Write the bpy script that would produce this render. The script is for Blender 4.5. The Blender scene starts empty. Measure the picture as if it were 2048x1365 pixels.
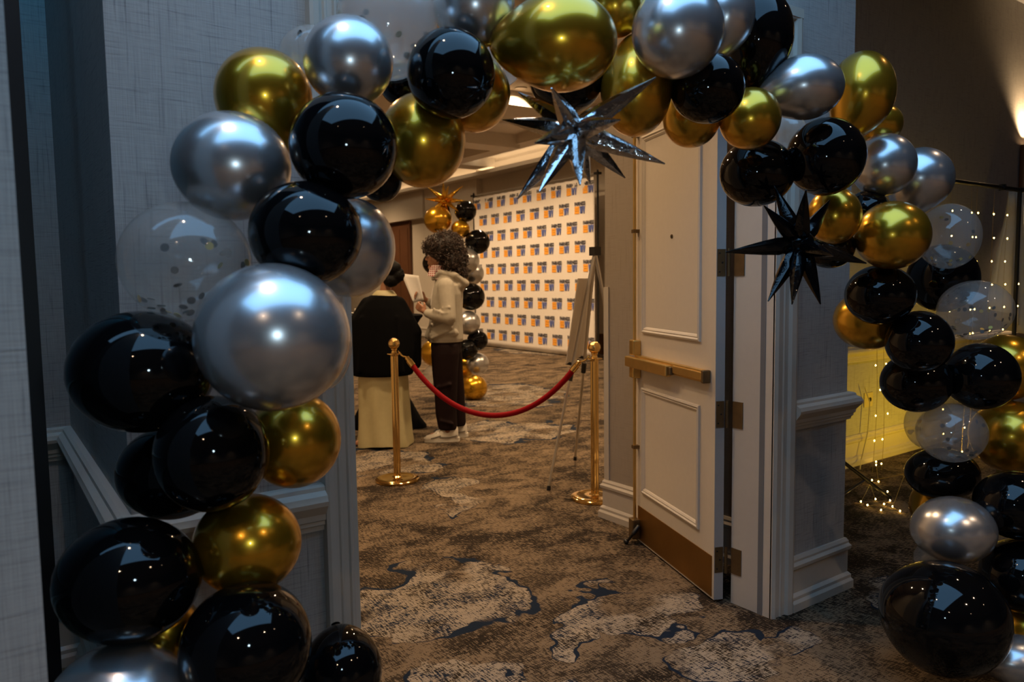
import bpy, bmesh, math, random
from mathutils import Vector, Matrix, Euler
random.seed(7)
SC = bpy.context.scene
COL = SC.collection
R = math.radians

# ------------------------------------------------------------------ camera
F_PX, CAM_H = 1504.0, 1.45
YAW, PITCH, ROLL = R(35.3), R(4.64), R(0.77)
_f = Vector((math.sin(YAW)*math.cos(PITCH), math.cos(YAW)*math.cos(PITCH), -math.sin(PITCH)))
_r0 = Vector((math.cos(YAW), -math.sin(YAW), 0)); _u0 = _r0.cross(_f)
_r = _r0*math.cos(ROLL) - _u0*math.sin(ROLL)
_u = _r0*math.sin(ROLL) + _u0*math.cos(ROLL)
CAM = Vector((0, 0, CAM_H))
cam = bpy.data.cameras.new('camera'); camo = bpy.data.objects.new('camera', cam); COL.objects.link(camo)
camo.matrix_world = Matrix(((_r.x, _u.x, -_f.x, 0), (_r.y, _u.y, -_f.y, 0), (_r.z, _u.z, -_f.z, CAM_H), (0, 0, 0, 1)))
cam.sensor_width = 36; cam.lens = 36*F_PX/2048; cam.clip_start = .02; cam.clip_end = 100
cam.dof.use_dof = True; cam.dof.focus_distance = 2.75; cam.dof.aperture_fstop = 4.5
SC.camera = camo

# ------------------------------------------------------------------ world, view, large lights
w = bpy.data.worlds.new('world'); SC.world = w; w.use_nodes = True
w.node_tree.nodes['Background'].inputs[0].default_value = (.02, .03, .05, 1)
w.node_tree.nodes['Background'].inputs[1].default_value = 0.05
SC.view_settings.view_transform = 'Standard'; SC.view_settings.look = 'None'
SC.view_settings.gamma = 1; SC.view_settings.use_curve_mapping = False
SC.view_settings.exposure = 0.0
BLUE_PANEL = (0.78, 1.72, 2.95)       # radiance of the cool backlit ceiling coffer of the foyer
ROOM_W = 88                          # watts of each ballroom downlight
WARM = (1.0, .68, .38)
FOYER_W = 42                         # watts of each foyer downlight
RECESS_W = 14.0

def light(name, kind, loc, energy, color, size=.05, rot=None, spot=None, blend=.6):
    l = bpy.data.lights.new(name, kind); l.energy = energy; l.color = color
    if kind == 'AREA': l.shape = 'DISK'; l.size = size
    else: l.shadow_soft_size = size
    if kind == 'SPOT': l.spot_size = spot; l.spot_blend = blend
    o = bpy.data.objects.new(name, l); COL.objects.link(o); o.location = loc
    if rot: o.rotation_euler = rot
    return o
# small cool lamp mounted on the photographer's camera
light('camera_lamp', 'POINT', (.10, -.06, 1.53), 6.5, (.62, .86, 1.0), .042)

def ray(x, y): return _f + _r*((x-1024)/F_PX) - _u*((y-682.5)/F_PX)
def on_floor(x, y, z=0):
    d = ray(x, y); return CAM + d*((z-CAM_H)/d.z)
def on_Y(x, y, Y):
    d = ray(x, y); return CAM + d*(Y/d.y)
def on_X(x, y, X):
    d = ray(x, y); return CAM + d*(X/d.x)
def at_depth(x, y, t): return CAM + ray(x, y)*t

# ------------------------------------------------------------------ materials
def nodes(name):
    m = bpy.data.materials.new(name); m.use_nodes = True
    nt = m.node_tree; return m, nt, nt.nodes['Principled BSDF']
def N(nt, t, **kw):
    n = nt.nodes.new(t)
    for k, v in kw.items():
        if k in n.inputs: n.inputs[k].default_value = v
        else: setattr(n, k, v)
    return n
def mat(name, c, rough=.5, metal=0, var=.06, scale=30, spec=.5, coat=0, bump=0, bscale=200, emis=None, es=0, sheen=0, coat_rough=.03):
    m, nt, b = nodes(name)
    tc = N(nt, 'ShaderNodeTexCoord'); nz = N(nt, 'ShaderNodeTexNoise', Scale=scale, Detail=3)
    nt.links.new(tc.outputs['Object'], nz.inputs['Vector'])
    mx = N(nt, 'ShaderNodeMix', data_type='RGBA')
    mx.inputs['A'].default_value = tuple(max(0, v*(1-var)) for v in c)+(1,)
    mx.inputs['B'].default_value = tuple(v*(1+var) for v in c)+(1,)
    nt.links.new(nz.outputs['Fac'], mx.inputs['Factor']); nt.links.new(mx.outputs['Result'], b.inputs['Base Color'])
    b.inputs['Roughness'].default_value = rough; b.inputs['Metallic'].default_value = metal
    b.inputs['Specular IOR Level'].default_value = spec; b.inputs['Coat Weight'].default_value = coat
    b.inputs['Coat Roughness'].default_value = coat_rough
    if sheen: b.inputs['Sheen Weight'].default_value = sheen
    if emis:
        b.inputs['Emission Color'].default_value = emis+(1,); b.inputs['Emission Strength'].default_value = es
    if bump:
        bn = N(nt, 'ShaderNodeTexNoise', Scale=bscale, Detail=4); bp = N(nt, 'ShaderNodeBump', Strength=bump, Distance=.01)
        nt.links.new(tc.outputs['Object'], bn.inputs['Vector']); nt.links.new(bn.outputs['Fac'], bp.inputs['Height'])
        nt.links.new(bp.outputs['Normal'], b.inputs['Normal'])
    return m
def wallpaper(name, c, dark):
    m, nt, b = nodes(name); L = nt.links.new
    g = N(nt, 'ShaderNodeNewGeometry'); s = N(nt, 'ShaderNodeSeparateXYZ'); L(g.outputs['Position'], s.inputs[0])
    h = N(nt, 'ShaderNodeMath', operation='ADD'); L(s.outputs['X'], h.inputs[0]); L(s.outputs['Y'], h.inputs[1])
    def streak(sx, sz, lo, hi):
        a = N(nt, 'ShaderNodeMath', operation='MULTIPLY'); a.inputs[1].default_value = sx; L(h.outputs[0], a.inputs[0])
        z = N(nt, 'ShaderNodeMath', operation='MULTIPLY'); z.inputs[1].default_value = sz; L(s.outputs['Z'], z.inputs[0])
        cb = N(nt, 'ShaderNodeCombineXYZ'); L(a.outputs[0], cb.inputs[0]); L(z.outputs[0], cb.inputs[1])
        n = N(nt, 'ShaderNodeTexNoise', Scale=1.0, Detail=2, Distortion=.3); L(cb.outputs[0], n.inputs['Vector'])
        mr = N(nt, 'ShaderNodeMapRange'); mr.inputs[1].default_value = lo; mr.inputs[2].default_value = hi
        L(n.outputs['Fac'], mr.inputs[0]); return mr
    v1 = streak(130, 4, .60, .78); v2 = streak(7, 190, .58, .80); v3 = streak(420, 10, .3, .8); v4 = streak(14, 420, .3, .8)
    def add(p, q, k):
        t = N(nt, 'ShaderNodeMath', operation='MULTIPLY_ADD'); t.inputs[1].default_value = k
        L(q.outputs[0], t.inputs[0]); L(p.outputs[0], t.inputs[2]); return t
    k0 = N(nt, 'ShaderNodeMath', operation='MULTIPLY'); k0.inputs[1].default_value = .62; L(v1.outputs[0], k0.inputs[0])
    k = add(add(add(k0, v2, .5), v3, .3), v4, .3)
    mx = N(nt, 'ShaderNodeMix', data_type='RGBA'); mx.inputs['A'].default_value = c+(1,); mx.inputs['B'].default_value = dark+(1,)
    L(k.outputs[0], mx.inputs['Factor']); L(mx.outputs['Result'], b.inputs['Base Color'])
    b.inputs['Roughness'].default_value = .75
    bp = N(nt, 'ShaderNodeBump', Strength=.25, Distance=.002); L(k.outputs[0], bp.inputs['Height']); L(bp.outputs['Normal'], b.inputs['Normal'])
    return m
def carpet():
    m, nt, b = nodes('carpet'); L = nt.links.new
    g = N(nt, 'ShaderNodeNewGeometry')
    def noise(sx, sy, off, det=3, dist=0, rot=0, rough=.5):
        mp = N(nt, 'ShaderNodeMapping'); mp.inputs['Scale'].default_value = (sx, sy, 1); mp.inputs['Location'].default_value = (off, off*.7, 0)
        mp.inputs['Rotation'].default_value = (0, 0, rot); L(g.outputs['Position'], mp.inputs['Vector'])
        n = N(nt, 'ShaderNodeTexNoise', Scale=1.0, Detail=det, Distortion=dist, Roughness=rough); n.noise_dimensions = '2D'
        L(mp.outputs[0], n.inputs['Vector']); return n.outputs['Fac']
    def rng(x, lo, hi, a=0, c=1):
        r = N(nt, 'ShaderNodeMapRange'); r.inputs[1].default_value = lo; r.inputs[2].default_value = hi
        r.inputs[3].default_value = a; r.inputs[4].default_value = c; L(x, r.inputs[0]); return r.outputs[0]
    def mth(op, x, y):
        n = N(nt, 'ShaderNodeMath', operation=op)
        for i, v in enumerate((x, y)):
            if isinstance(v, (int, float)): n.inputs[i].default_value = v
            else: L(v, n.inputs[i])
        return n.outputs[0]
    def mix(f, a, c):
        n = N(nt, 'ShaderNodeMix', data_type='RGBA')
        if isinstance(f, float): n.inputs['Factor'].default_value = f
        else: L(f, n.inputs['Factor'])
        for k, v in (('A', a), ('B', c)):
            if isinstance(v, tuple): n.inputs[k].default_value = v+(1,)
            else: L(v, n.inputs[k])
        return n.outputs['Result']
    DARK, BROWN, BEIGE, PALE, NAVY = (.017, .011, .007), (.038, .026, .016), (.18, .128, .080), (.31, .25, .185), (.006, .013, .028)
    # woven yarn: streaks along X broken up by streaks along Y
    sx = noise(26, 170, 3, 3); sy = noise(150, 26, 9, 3, 0, .35); fine = noise(330, 330, 5, 2)
    weave = mth('ADD', mth('ADD', mth('MULTIPLY', sx, .38), mth('MULTIPLY', sy, .47)), mth('MULTIPLY', fine, .25))
    blot = noise(1.5, 2.6, 21.3, 4, .6)                        # broad dark and light areas
    blot2 = noise(4.5, 6.5, 4.4, 4, .5)
    lvl = mth('ADD', mth('MULTIPLY', rng(blot, .3, .7), .10), mth('MULTIPLY', rng(blot2, .35, .65), .11))
    f1 = rng(mth('ADD', weave, lvl), .645, .69)
    base = mix(f1, mix(rng(blot, .45, .55), DARK, BROWN), BEIGE)
    # pale islands, outlined in navy
    wn = N(nt, 'ShaderNodeTexNoise', Scale=2.6, Detail=3); L(g.outputs['Position'], wn.inputs['Vector'])
    ws = N(nt, 'ShaderNodeVectorMath', operation='MULTIPLY_ADD'); ws.inputs[1].default_value = (.75, .75, 0); L(wn.outputs['Color'], ws.inputs[0]); L(g.outputs['Position'], ws.inputs[2])
    fld = None
    for (x, y, hx, hy) in ((880,1200,185,85),(1265,1215,135,42),(1165,1245,50,50),(1455,1310,115,62),(1000,1362,150,34),(1010,790,110,24),(770,925,110,26),(1020,862,130,20),(1140,700,150,9),(1820,1180,120,40),(1600,1290,60,40),(900,990,30,40)):
        c_ = on_floor(x, y); ax = (on_floor(x+hx, y)-on_floor(x-hx, y))/2; ay = (on_floor(x, y+hy)-on_floor(x, y-hy))/2
        det = ax.x*ay.y-ax.y*ay.x; w1 = Vector((ay.y, -ay.x, 0))/det; w2 = Vector((-ax.y, ax.x, 0))/det; cc_ = c_+Vector((.375, .375, 0))
        sb = N(nt, 'ShaderNodeVectorMath', operation='SUBTRACT'); sb.inputs[1].default_value = (cc_.x, cc_.y, 0); L(ws.outputs[0], sb.inputs[0])
        uv = []
        for w_ in (w1, w2):
            dt = N(nt, 'ShaderNodeVectorMath', operation='DOT_PRODUCT'); dt.inputs[1].default_value = tuple(w_); L(sb.outputs[0], dt.inputs[0]); uv.append(dt.outputs['Value'])
        ln = mth('SQRT', mth('ADD', mth('MULTIPLY', uv[0], uv[0]), mth('MULTIPLY', uv[1], uv[1])), 0.0)
        v_ = mth('SUBTRACT', 1.0, ln); fld = v_ if fld is None else mth('MAXIMUM', fld, v_)
    inside = rng(fld, 0, .03)
    cross = rng(mth('ADD', weave, mth('MULTIPLY', noise(5, 7, 2.2, 2), .25)), .62, .70)
    islcol = mix(cross, mix(rng(blot2, .45, .6), NAVY, DARK), PALE)
    gate = rng(noise(1.7, 2.1, 47, 2), .34, .40)
    c1 = mix(mth('MULTIPLY', inside, rng(noise(2.3, 3.1, 60, 3), .36, .48)), base, islcol)
    wob = rng(noise(4.1, 4.6, 31, 2), .40, .64, .0, .062)
    line = rng(mth('SUBTRACT', mth('ABSOLUTE', fld, 0.0), wob), -.010, .010, 1, 0)
    c3 = mix(mth('MULTIPLY', line, gate), c1, NAVY)
    L(c3, b.inputs['Base Color']); b.inputs['Roughness'].default_value = .95; b.inputs['Specular IOR Level'].default_value = .15
    bp = N(nt, 'ShaderNodeBump', Strength=.5, Distance=.004); L(weave, bp.inputs['Height']); L(bp.outputs['Normal'], b.inputs['Normal'])
    return m
def clear_latex(name='clear_latex', lo=.20, hi=.30):
    m, nt, b = nodes(name); L = nt.links.new
    b.inputs['Base Color'].default_value = (.8, .8, .78, 1); b.inputs['Roughness'].default_value = .12
    b.inputs['Coat Weight'].default_value = 1; b.inputs['Coat Roughness'].default_value = .02
    b.inputs['Subsurface Weight'].default_value = 0
    tr = N(nt, 'ShaderNodeBsdfTransparent'); tr.inputs[0].default_value = (.93, .93, .92, 1)
    tl = N(nt, 'ShaderNodeBsdfTranslucent'); tl.inputs[0].default_value = (.8, .8, .76, 1)
    gl = N(nt, 'ShaderNodeBsdfGlossy', Roughness=.06)
    tc = N(nt, 'ShaderNodeTexCoord'); nz = N(nt, 'ShaderNodeTexNoise', Scale=14); L(tc.outputs['Object'], nz.inputs['Vector'])
    mr = N(nt, 'ShaderNodeMapRange'); mr.inputs[3].default_value = lo; mr.inputs[4].default_value = hi; L(nz.outputs['Fac'], mr.inputs[0])
    half = N(nt, 'ShaderNodeMixShader'); half.inputs[0].default_value = .5; L(b.outputs[0], half.inputs[1]); L(tl.outputs[0], half.inputs[2])
    m1 = N(nt, 'ShaderNodeMixShader'); L(mr.outputs[0], m1.inputs[0]); L(tr.outputs[0], m1.inputs[1]); L(half.outputs[0], m1.inputs[2])
    lw = N(nt, 'ShaderNodeLayerWeight', Blend=.5)
    pw = N(nt, 'ShaderNodeMath', operation='POWER'); pw.inputs[1].default_value = 4; L(lw.outputs['Facing'], pw.inputs[0])
    fr = N(nt, 'ShaderNodeMath', operation='MULTIPLY_ADD'); fr.inputs[1].default_value = .30; fr.inputs[2].default_value = .05; L(pw.outputs[0], fr.inputs[0])
    m2 = N(nt, 'ShaderNodeMixShader'); L(fr.outputs[0], m2.inputs[0]); L(m1.outputs[0], m2.inputs[1]); L(gl.outputs[0], m2.inputs[2])
    L(m2.outputs[0], nt.nodes['Material Output'].inputs['Surface'])
    return m
def plaid():
    m, nt, b = nodes('plaid_cloth'); L = nt.links.new
    tc = N(nt, 'ShaderNodeTexCoord'); s = N(nt, 'ShaderNodeSeparateXYZ'); L(tc.outputs['Object'], s.inputs[0])
    def band(o):
        q = N(nt, 'ShaderNodeMath', operation='MULTIPLY'); q.inputs[1].default_value = 330; L(o, q.inputs[0])
        q2 = N(nt, 'ShaderNodeMath', operation='SINE'); L(q.outputs[0], q2.inputs[0])
        r = N(nt, 'ShaderNodeMath', operation='GREATER_THAN'); r.inputs[1].default_value = .35; L(q2.outputs[0], r.inputs[0]); return r
    a, c = band(s.outputs['X']), band(s.outputs['Z'])
    mx = N(nt, 'ShaderNodeMath', operation='MAXIMUM'); L(a.outputs[0], mx.inputs[0]); L(c.outputs[0], mx.inputs[1])
    k = N(nt, 'ShaderNodeMix', data_type='RGBA'); k.inputs['A'].default_value = (.35, .02, .025, 1); k.inputs['B'].default_value = (.75, .66, .6, 1)
    L(mx.outputs[0], k.inputs['Factor']); L(k.outputs['Result'], b.inputs['Base Color']); b.inputs['Roughness'].default_value = .8
    return m
M = {
 'paper': wallpaper('linen_wallpaper', (.45, .425, .395), (.14, .135, .135)),
 'room_wall': wallpaper('ballroom_wallpaper', (.62, .55, .46), (.44, .38, .31)),
 'room_side': wallpaper('ballroom_wallpaper_dim', (.36, .30, .24), (.24, .20, .16)),  # ballroom wallpaper darkened and browned in place of dim warm light
 'carpet': carpet(),
 'trim': mat('white_trim_paint', (.50, .445, .375), .45, var=.05),
 'door': mat('cream_door_paint', (.60, .53, .44), .42, var=.04),
 'door_edge': mat('grey_door_edge', (.38, .36, .34), .5),
 'groove': mat('grey_weatherstrip', (.16, .16, .165), .7),
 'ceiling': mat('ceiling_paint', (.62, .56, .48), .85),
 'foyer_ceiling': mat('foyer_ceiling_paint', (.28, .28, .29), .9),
 'dark': mat('black_paint', (.006, .006, .007), .5),
 'brass': mat('satin_brass', (.62, .40, .13), .32, .85, var=.18, scale=14),
 'old_brass': mat('tarnished_brass', (.17, .11, .05), .45, .7, var=.3, scale=30),
 'kick': mat('brushed_brass_plate', (.34, .185, .05), .42, 1, var=.2, scale=6),
 'polished': mat('polished_gold', (.78, .53, .20), .10, 1, var=.04),
 'velvet': mat('red_velvet', (.24, .002, .006), .7, spec=.12),
 'K': mat('black_latex', (.0022, .0023, .0028), .05, spec=.32, coat=.0, var=.0),
 'S': mat('silver_chrome_latex', (.60, .60, .61), .27, .85, coat=.5, var=.03, scale=8, coat_rough=.05),
 'G': mat('gold_chrome_latex', (.68, .37, .024), .25, .88, coat=.5, var=.05, scale=8, coat_rough=.05),
 'C': clear_latex(), 'P': clear_latex('pearl_clear_latex', .42, .55),
 'silver_foil': mat('silver_foil', (.64, .64, .65), .13, 1, bump=.3, bscale=45),
 'black_foil': mat('black_foil', (.0015, .0015, .002), .10, spec=.35, bump=.15, bscale=45),
 'gold_foil': mat('gold_foil', (.85, .50, .07), .13, 1, bump=.35, bscale=40),
 'conf_k': mat('black_confetti', (.004, .004, .005), .4),
 'conf_g': mat('gold_confetti', (.65, .46, .10), .3, .8),
 'fabric': mat('white_banner_fabric', (.78, .72, .66), .8, bump=.1, bscale=30),
 'ink': mat('black_print', (.035, .035, .055), .8), 'orange': mat('orange_print', (.85, .36, .03), .8), 'blue': mat('blue_print', (.09, .13, .40), .8),
 'steel': mat('silver_aluminium', (.62, .60, .57), .3, 1),
 'plastic': mat('black_plastic', (.008, .008, .009), .35),
 'board': mat('foam_board', (.62, .56, .48), .7),
 'white': mat('white_paper', (.80, .76, .70), .8), 'ceramic': mat('white_ceramic', (.75, .72, .66), .2),
 'brown_door': mat('walnut_door', (.11, .045, .02), .4, var=.25, scale=5),
 'skin': mat('skin_tan', (.36, .17, .095), .5), 'hair': mat('dark_curly_hair', (.010, .006, .004), .55, bump=.6, bscale=90),
 'hair_hi': mat('brown_curl', (.030, .014, .007), .5), 'black_hair': mat('black_hair', (.0025, .002, .002), .6, spec=.15, bump=.5, bscale=60),
 'hoodie': mat('oatmeal_fleece', (.40, .36, .29), .9, var=.1, bump=.35, bscale=14), 'plaid': plaid(),
 'trousers': mat('burgundy_black_trousers', (.010, .0035, .0035), .8, spec=.15, bump=.4, bscale=14),
 'shoe': mat('white_sneaker_leather', (.62, .57, .50), .5), 'sole': mat('white_rubber_sole', (.66, .62, .55), .6), 'accent': mat('grey_shoe_trim', (.22, .20, .17), .6),
 'black_cloth': mat('black_knit', (.0022, .0022, .0026), .95, spec=.08), 'skirt': mat('cream_satin', (.46, .40, .22), .45, bump=.35, bscale=9),
 'eye': mat('eye_white', (.6, .57, .53), .2), 'lip': mat('lip', (.33, .11, .08), .5),
 'lamp_warm': mat('warm_lamp_glass', (.8, .7, .5), .3, emis=(1.0, .70, .38), es=22),
 'lamp_foyer': mat('foyer_lamp_glass', (.8, .7, .6), .3, emis=(1.0, .74, .50), es=30),
 'cove': mat('cove_light_strip', (.8, .7, .5), .5, emis=(1.0, .76, .48), es=1.3),
 'cove_up': mat('cove_tube', (.8, .7, .5), .5, emis=(1.0, .70, .40), es=7),
 'panel': mat('backlit_blue_panel', (.3, .4, .5), .6, emis=BLUE_PANEL, es=1),
 'fairy': mat('fairy_bulb', (.9, .7, .3), .3, emis=(1.0, .60, .13), es=45),
 'wire': mat('copper_wire', (.42, .30, .08), .4, .6),
 'copper': mat('copper_sconce', (.18, .06, .02), .35, .9),
 'sconce_glow': mat('sconce_glow', (.9, .7, .5), .4, emis=(1.0, .62, .30), es=14),
 'sheer': mat('sheer_white_cloth', (.60, .56, .47), .8, bump=.2, bscale=20),
 'added_amber': mat('added_amber_lens', (.9, .7, .1), .3, emis=(1.0, .72, .05), es=6),
 'candle': mat('candle_flame_glass', (.9, .6, .3), .3, emis=(1.0, .55, .18), es=6),
 'outlet': mat('outlet_plate', (.5, .42, .2), .4),
}

# ------------------------------------------------------------------ mesh helpers
class MB:
    def __init__(s): s.v = []; s.f = []
    def add(s, vs, fs):
        o = len(s.v); s.v += [tuple(v) for v in vs]; s.f += [tuple(i+o for i in f) for f in fs]; return s
    def box(s, x0, x1, y0, y1, z0, z1):
        return s.add([(x0,y0,z0),(x1,y0,z0),(x1,y1,z0),(x0,y1,z0),(x0,y0,z1),(x1,y0,z1),(x1,y1,z1),(x0,y1,z1)],
                     [(0,3,2,1),(4,5,6,7),(0,1,5,4),(1,2,6,5),(2,3,7,6),(3,0,4,7)])
    def prism(s, poly, z0, z1):           # poly counter-clockwise in XY
        n = len(poly)
        return s.add([(x,y,z0) for x,y in poly]+[(x,y,z1) for x,y in poly],
                     [tuple(range(n-1,-1,-1)), tuple(range(n,2*n))]+[(i,(i+1)%n,n+(i+1)%n,n+i) for i in range(n)])
    def rings(s, rs, cap=True, closed=False):
        k = len(rs[0]); n = len(rs); fs = []
        for i in range(n if closed else n-1):
            for j in range(k):
                fs.append((i*k+j, i*k+(j+1)%k, ((i+1)%n)*k+(j+1)%k, ((i+1)%n)*k+j))
        if cap and not closed: fs += [tuple(range(k-1,-1,-1)), tuple(range((n-1)*k, n*k))]
        return s.add([p for r in rs for p in r], fs)
    def lathe(s, prof, c=(0,0,0), seg=24):
        rs = [[(c[0]+r*math.cos(2*math.pi*j/seg), c[1]+r*math.sin(2*math.pi*j/seg), c[2]+z) for j in range(seg)] for r, z in prof]
        return s.rings(rs)
    def tube(s, pts, rad, seg=8, closed=False):
        pts = [Vector(p) for p in pts]; rs = []; n = len(pts)
        rad = rad if isinstance(rad, (list, tuple)) else [rad]*n
        up = None
        for i, p in enumerate(pts):
            a = pts[i-1] if (i > 0 or closed) else p; b = pts[(i+1) % n] if (i < n-1 or closed) else p
            d = (b-a).normalized()
            if up is None: up = Vector((0,0,1)) if abs(d.z) < .9 else Vector((1,0,0))
            x = d.cross(up).normalized(); y = x.cross(d).normalized(); up = y
            rs.append([tuple(p + (x*math.cos(2*math.pi*j/seg) + y*math.sin(2*math.pi*j/seg))*rad[i]) for j in range(seg)])
        return s.rings(rs, closed=closed)
    def cap(s, p0, r0, p1, r1, seg=14):   # tapered capsule
        p0, p1 = Vector(p0), Vector(p1); d = (p1-p0).normalized()
        x = d.cross(Vector((0,0,1)) if abs(d.z) < .9 else Vector((1,0,0))).normalized(); y = x.cross(d)
        rs = []
        for k in range(5): a = R(-80+k*20); rs.append((p0 + d*r0*math.sin(a), r0*math.cos(a)))
        for k in range(5): a = R(k*20); rs.append((p1 + d*r1*math.sin(a), r1*math.cos(a)))
        return s.rings([[tuple(c+(x*math.cos(2*math.pi*j/seg)+y*math.sin(2*math.pi*j/seg))*r) for j in range(seg)] for c, r in rs][::1])
    def ell(s, c, rad, rot=None, seg=18, rings=12):
        m = rot if rot else Matrix.Identity(3); rs = []
        for i in range(rings+1):
            a = math.pi*(i/rings)*.96+math.pi*.02
            rs.append([tuple(Vector(c)+m@Vector((rad[0]*math.sin(a)*math.cos(2*math.pi*j/seg), rad[1]*math.sin(a)*math.sin(2*math.pi*j/seg), -rad[2]*math.cos(a)))) for j in range(seg)])
        return s.rings(rs)
    def loft(s, rows, seg=24):            # rows (cx, cy, z, rx, ry)
        return s.rings([[(cx+rx*math.cos(2*math.pi*j/seg), cy+ry*math.sin(2*math.pi*j/seg), z) for j in range(seg)] for cx, cy, z, rx, ry in rows])
    def mesh(s, name, smooth=None):
        me = bpy.data.meshes.new(name); me.from_pydata(s.v, [], s.f); me.update()
        bm = bmesh.new(); bm.from_mesh(me); bmesh.ops.recalc_face_normals(bm, faces=bm.faces); bm.to_mesh(me); bm.free()
        if smooth:
            for p in me.polygons: p.use_smooth = True
            me.set_sharp_from_angle(angle=R(smooth))
        return me
    def build(s, name, m, parent=None, smooth=35):
        me = s.mesh(name, smooth); me.materials.append(m)
        return put(name, me, parent)
def bevel(o, w=.003):
    b = o.modifiers.new('bevel', 'BEVEL'); b.width = w; b.segments = 2; b.limit_method = 'ANGLE'; return o
def put(name, me, parent=None):
    o = bpy.data.objects.new(name, me); COL.objects.link(o)
    if parent: o.parent = parent
    return o
def thing(name, label, cat, loc=(0,0,0), rz=0, group=None):
    o = bpy.data.objects.new(name, None); COL.objects.link(o); o.location = loc; o.rotation_euler = (0,0,rz); o.empty_display_size = .05
    return tag(o, label, cat, group)
def tag(o, label, cat, group=None):
    o['label'] = label; o['category'] = cat
    if group: o['group'] = group
    return o
def struct(o, label, cat=None):
    o['kind'] = 'structure'; o['label'] = label
    o['category'] = cat or o.name.split('_')[0]
    return o
def skin(mb, name, m, parent, voxel=.008, it=4):
    me = mb.mesh('tmp'); o = bpy.data.objects.new('tmp', me); COL.objects.link(o)
    r = o.modifiers.new('r', 'REMESH'); r.mode = 'VOXEL'; r.voxel_size = voxel; r.use_smooth_shade = True
    if it: sm = o.modifiers.new('s', 'SMOOTH'); sm.factor = .5; sm.iterations = it
    dg = bpy.context.evaluated_depsgraph_get(); me2 = bpy.data.meshes.new_from_object(o.evaluated_get(dg))
    bpy.data.objects.remove(o); me2.name = name; me2.materials.clear(); me2.materials.append(m)
    for p in me2.polygons: p.use_smooth = True
    return put(name, me2, parent)
def sweep(path, prof, name, m, parent=None, closed=False):
    """moulding: path is XY corners with the room on its right-hand side, prof is (out, z)"""
    P = [Vector(p) for p in path]; n = len(P); rs = []
    for i in range(n):
        d0 = (P[i]-P[i-1]).normalized() if i > 0 else None; d1 = (P[i+1]-P[i]).normalized() if i < n-1 else None
        n0 = Vector((d0.y, -d0.x)) if d0 else None; n1 = Vector((d1.y, -d1.x)) if d1 else None
        if n0 is None: o = n1
        elif n1 is None: o = n0
        else: o = (n0+n1)/(1+n0.dot(n1))
        rs.append([(P[i].x+o.x*a, P[i].y+o.y*a, z) for a, z in prof])
    mb = MB(); mb.rings(rs)
    return mb.build(name, m, parent, smooth=25)
RAIL = [(0,.795),(.014,.795),(.016,.808),(.022,.812),(.022,.822),(.028,.826),(.030,.842),(.050,.868),(.052,.880),(.048,.888),(.046,.895),(.030,.905),(.028,.915),(.018,.92),(0,.92)]
BASE = [(0,0),(.034,0),(.034,.035),(.026,.048),(.026,.062),(.018,.072),(.014,.075),(.014,.175),(.024,.185),(.026,.20),(.016,.212),(.016,.222),(.008,.235),(0,.235)]
WY = 1.90          # front face of the foyer wall that holds the doorway

# ================================================================== THE SETTING
def wall(name, label, mb, m, parent=None): return struct(mb.build(name, m, parent, smooth=None), label, 'wall')
H1, H2 = 3.95, 4.10
struct(MB().box(-6, 14, -8, 26, -.1, 0).build('floor', M['carpet'], smooth=None), 'brown carpet with beige weave and navy contour lines', 'floor')
wall('wall_left', 'linen wallpapered wall between the alcove and the doorway', MB().box(.26, .80, WY, 3.28, 0, H2), M['paper'])
wall('wall_right', 'wallpapered pier between the open door and the light curtain recess',
     MB().prism([(2.70,WY),(3.22,WY),(3.22,3.12),(3.22,3.33),(3.06,3.33),(3.06,2.10),(2.70,2.10)], 0, H2), M['paper'])
ws_ = MB(); ws_.box(3.05, 3.06, 2.10, 3.34, 0, H2); ws_.box(3.06, 9.6, 3.33, 3.34, 0, H2)
wall('wall_side', 'wallpapered inner wall behind the open door, darkened for its dim light', ws_, M['room_side'])
wall('wall_header', 'wall above the doorway opening', MB().box(.80, 2.70, WY, 2.10, 2.40, H2), M['paper'])
wall('wall_alcove', 'back wall of the dark narrow alcove', MB().box(-6, .26, 3.28, 3.5, 0, H2), M['paper'])
wall('wall_panel', 'wallpapered wall end beside the dark alcove', MB().box(-4, on_Y(55, 740, 1.2).x, 1.2, 1.45, 0, H1), M['paper'])
wall('wall_recess', 'brown lit wall of the recess behind the fairy lights', MB().box(3.22, 14, 3.12, 3.33, 0, H2), M['paper'])
wall('wall_ballroom', 'cream long wall of the ballroom behind the banner', MB().box(9.6, 9.8, 3.37, 26, 0, H2), M['room_wall'])
wall('wall_far', 'far end wall of the ballroom', MB().box(.3, 9.6, 26, 26.2, 0, H2), M['room_wall'])
wall('wall_inner', 'inner side wall of the ballroom', MB().box(.1, .26, 3.5, 26, 0, H2), M['room_wall'])
wall('wall_foyer_back', 'foyer wall behind the photographer', MB().box(-6, 14, -8.2, -8, 0, H1), M['paper'])
wall('wall_foyer_left', 'foyer end wall on the alcove side', MB().box(-6.2, -6, -8, 3.5, 0, H1), M['paper'])
wall('wall_foyer_right', 'foyer end wall on the light curtain side', MB().box(14, 14.2, -8, 3.37, 0, H1), M['paper'])
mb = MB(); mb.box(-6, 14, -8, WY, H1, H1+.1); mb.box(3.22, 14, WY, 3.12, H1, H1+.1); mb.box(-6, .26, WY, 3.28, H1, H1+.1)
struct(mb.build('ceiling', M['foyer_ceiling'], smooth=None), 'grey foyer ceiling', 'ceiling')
mb = MB(); mb.box(.26, 9.6, 2.10, 26, H2, H2+.1)
c2 = struct(mb.build('ceiling_ballroom', M['ceiling'], smooth=None), 'cream ballroom ceiling with dropped beams', 'ceiling')
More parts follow.
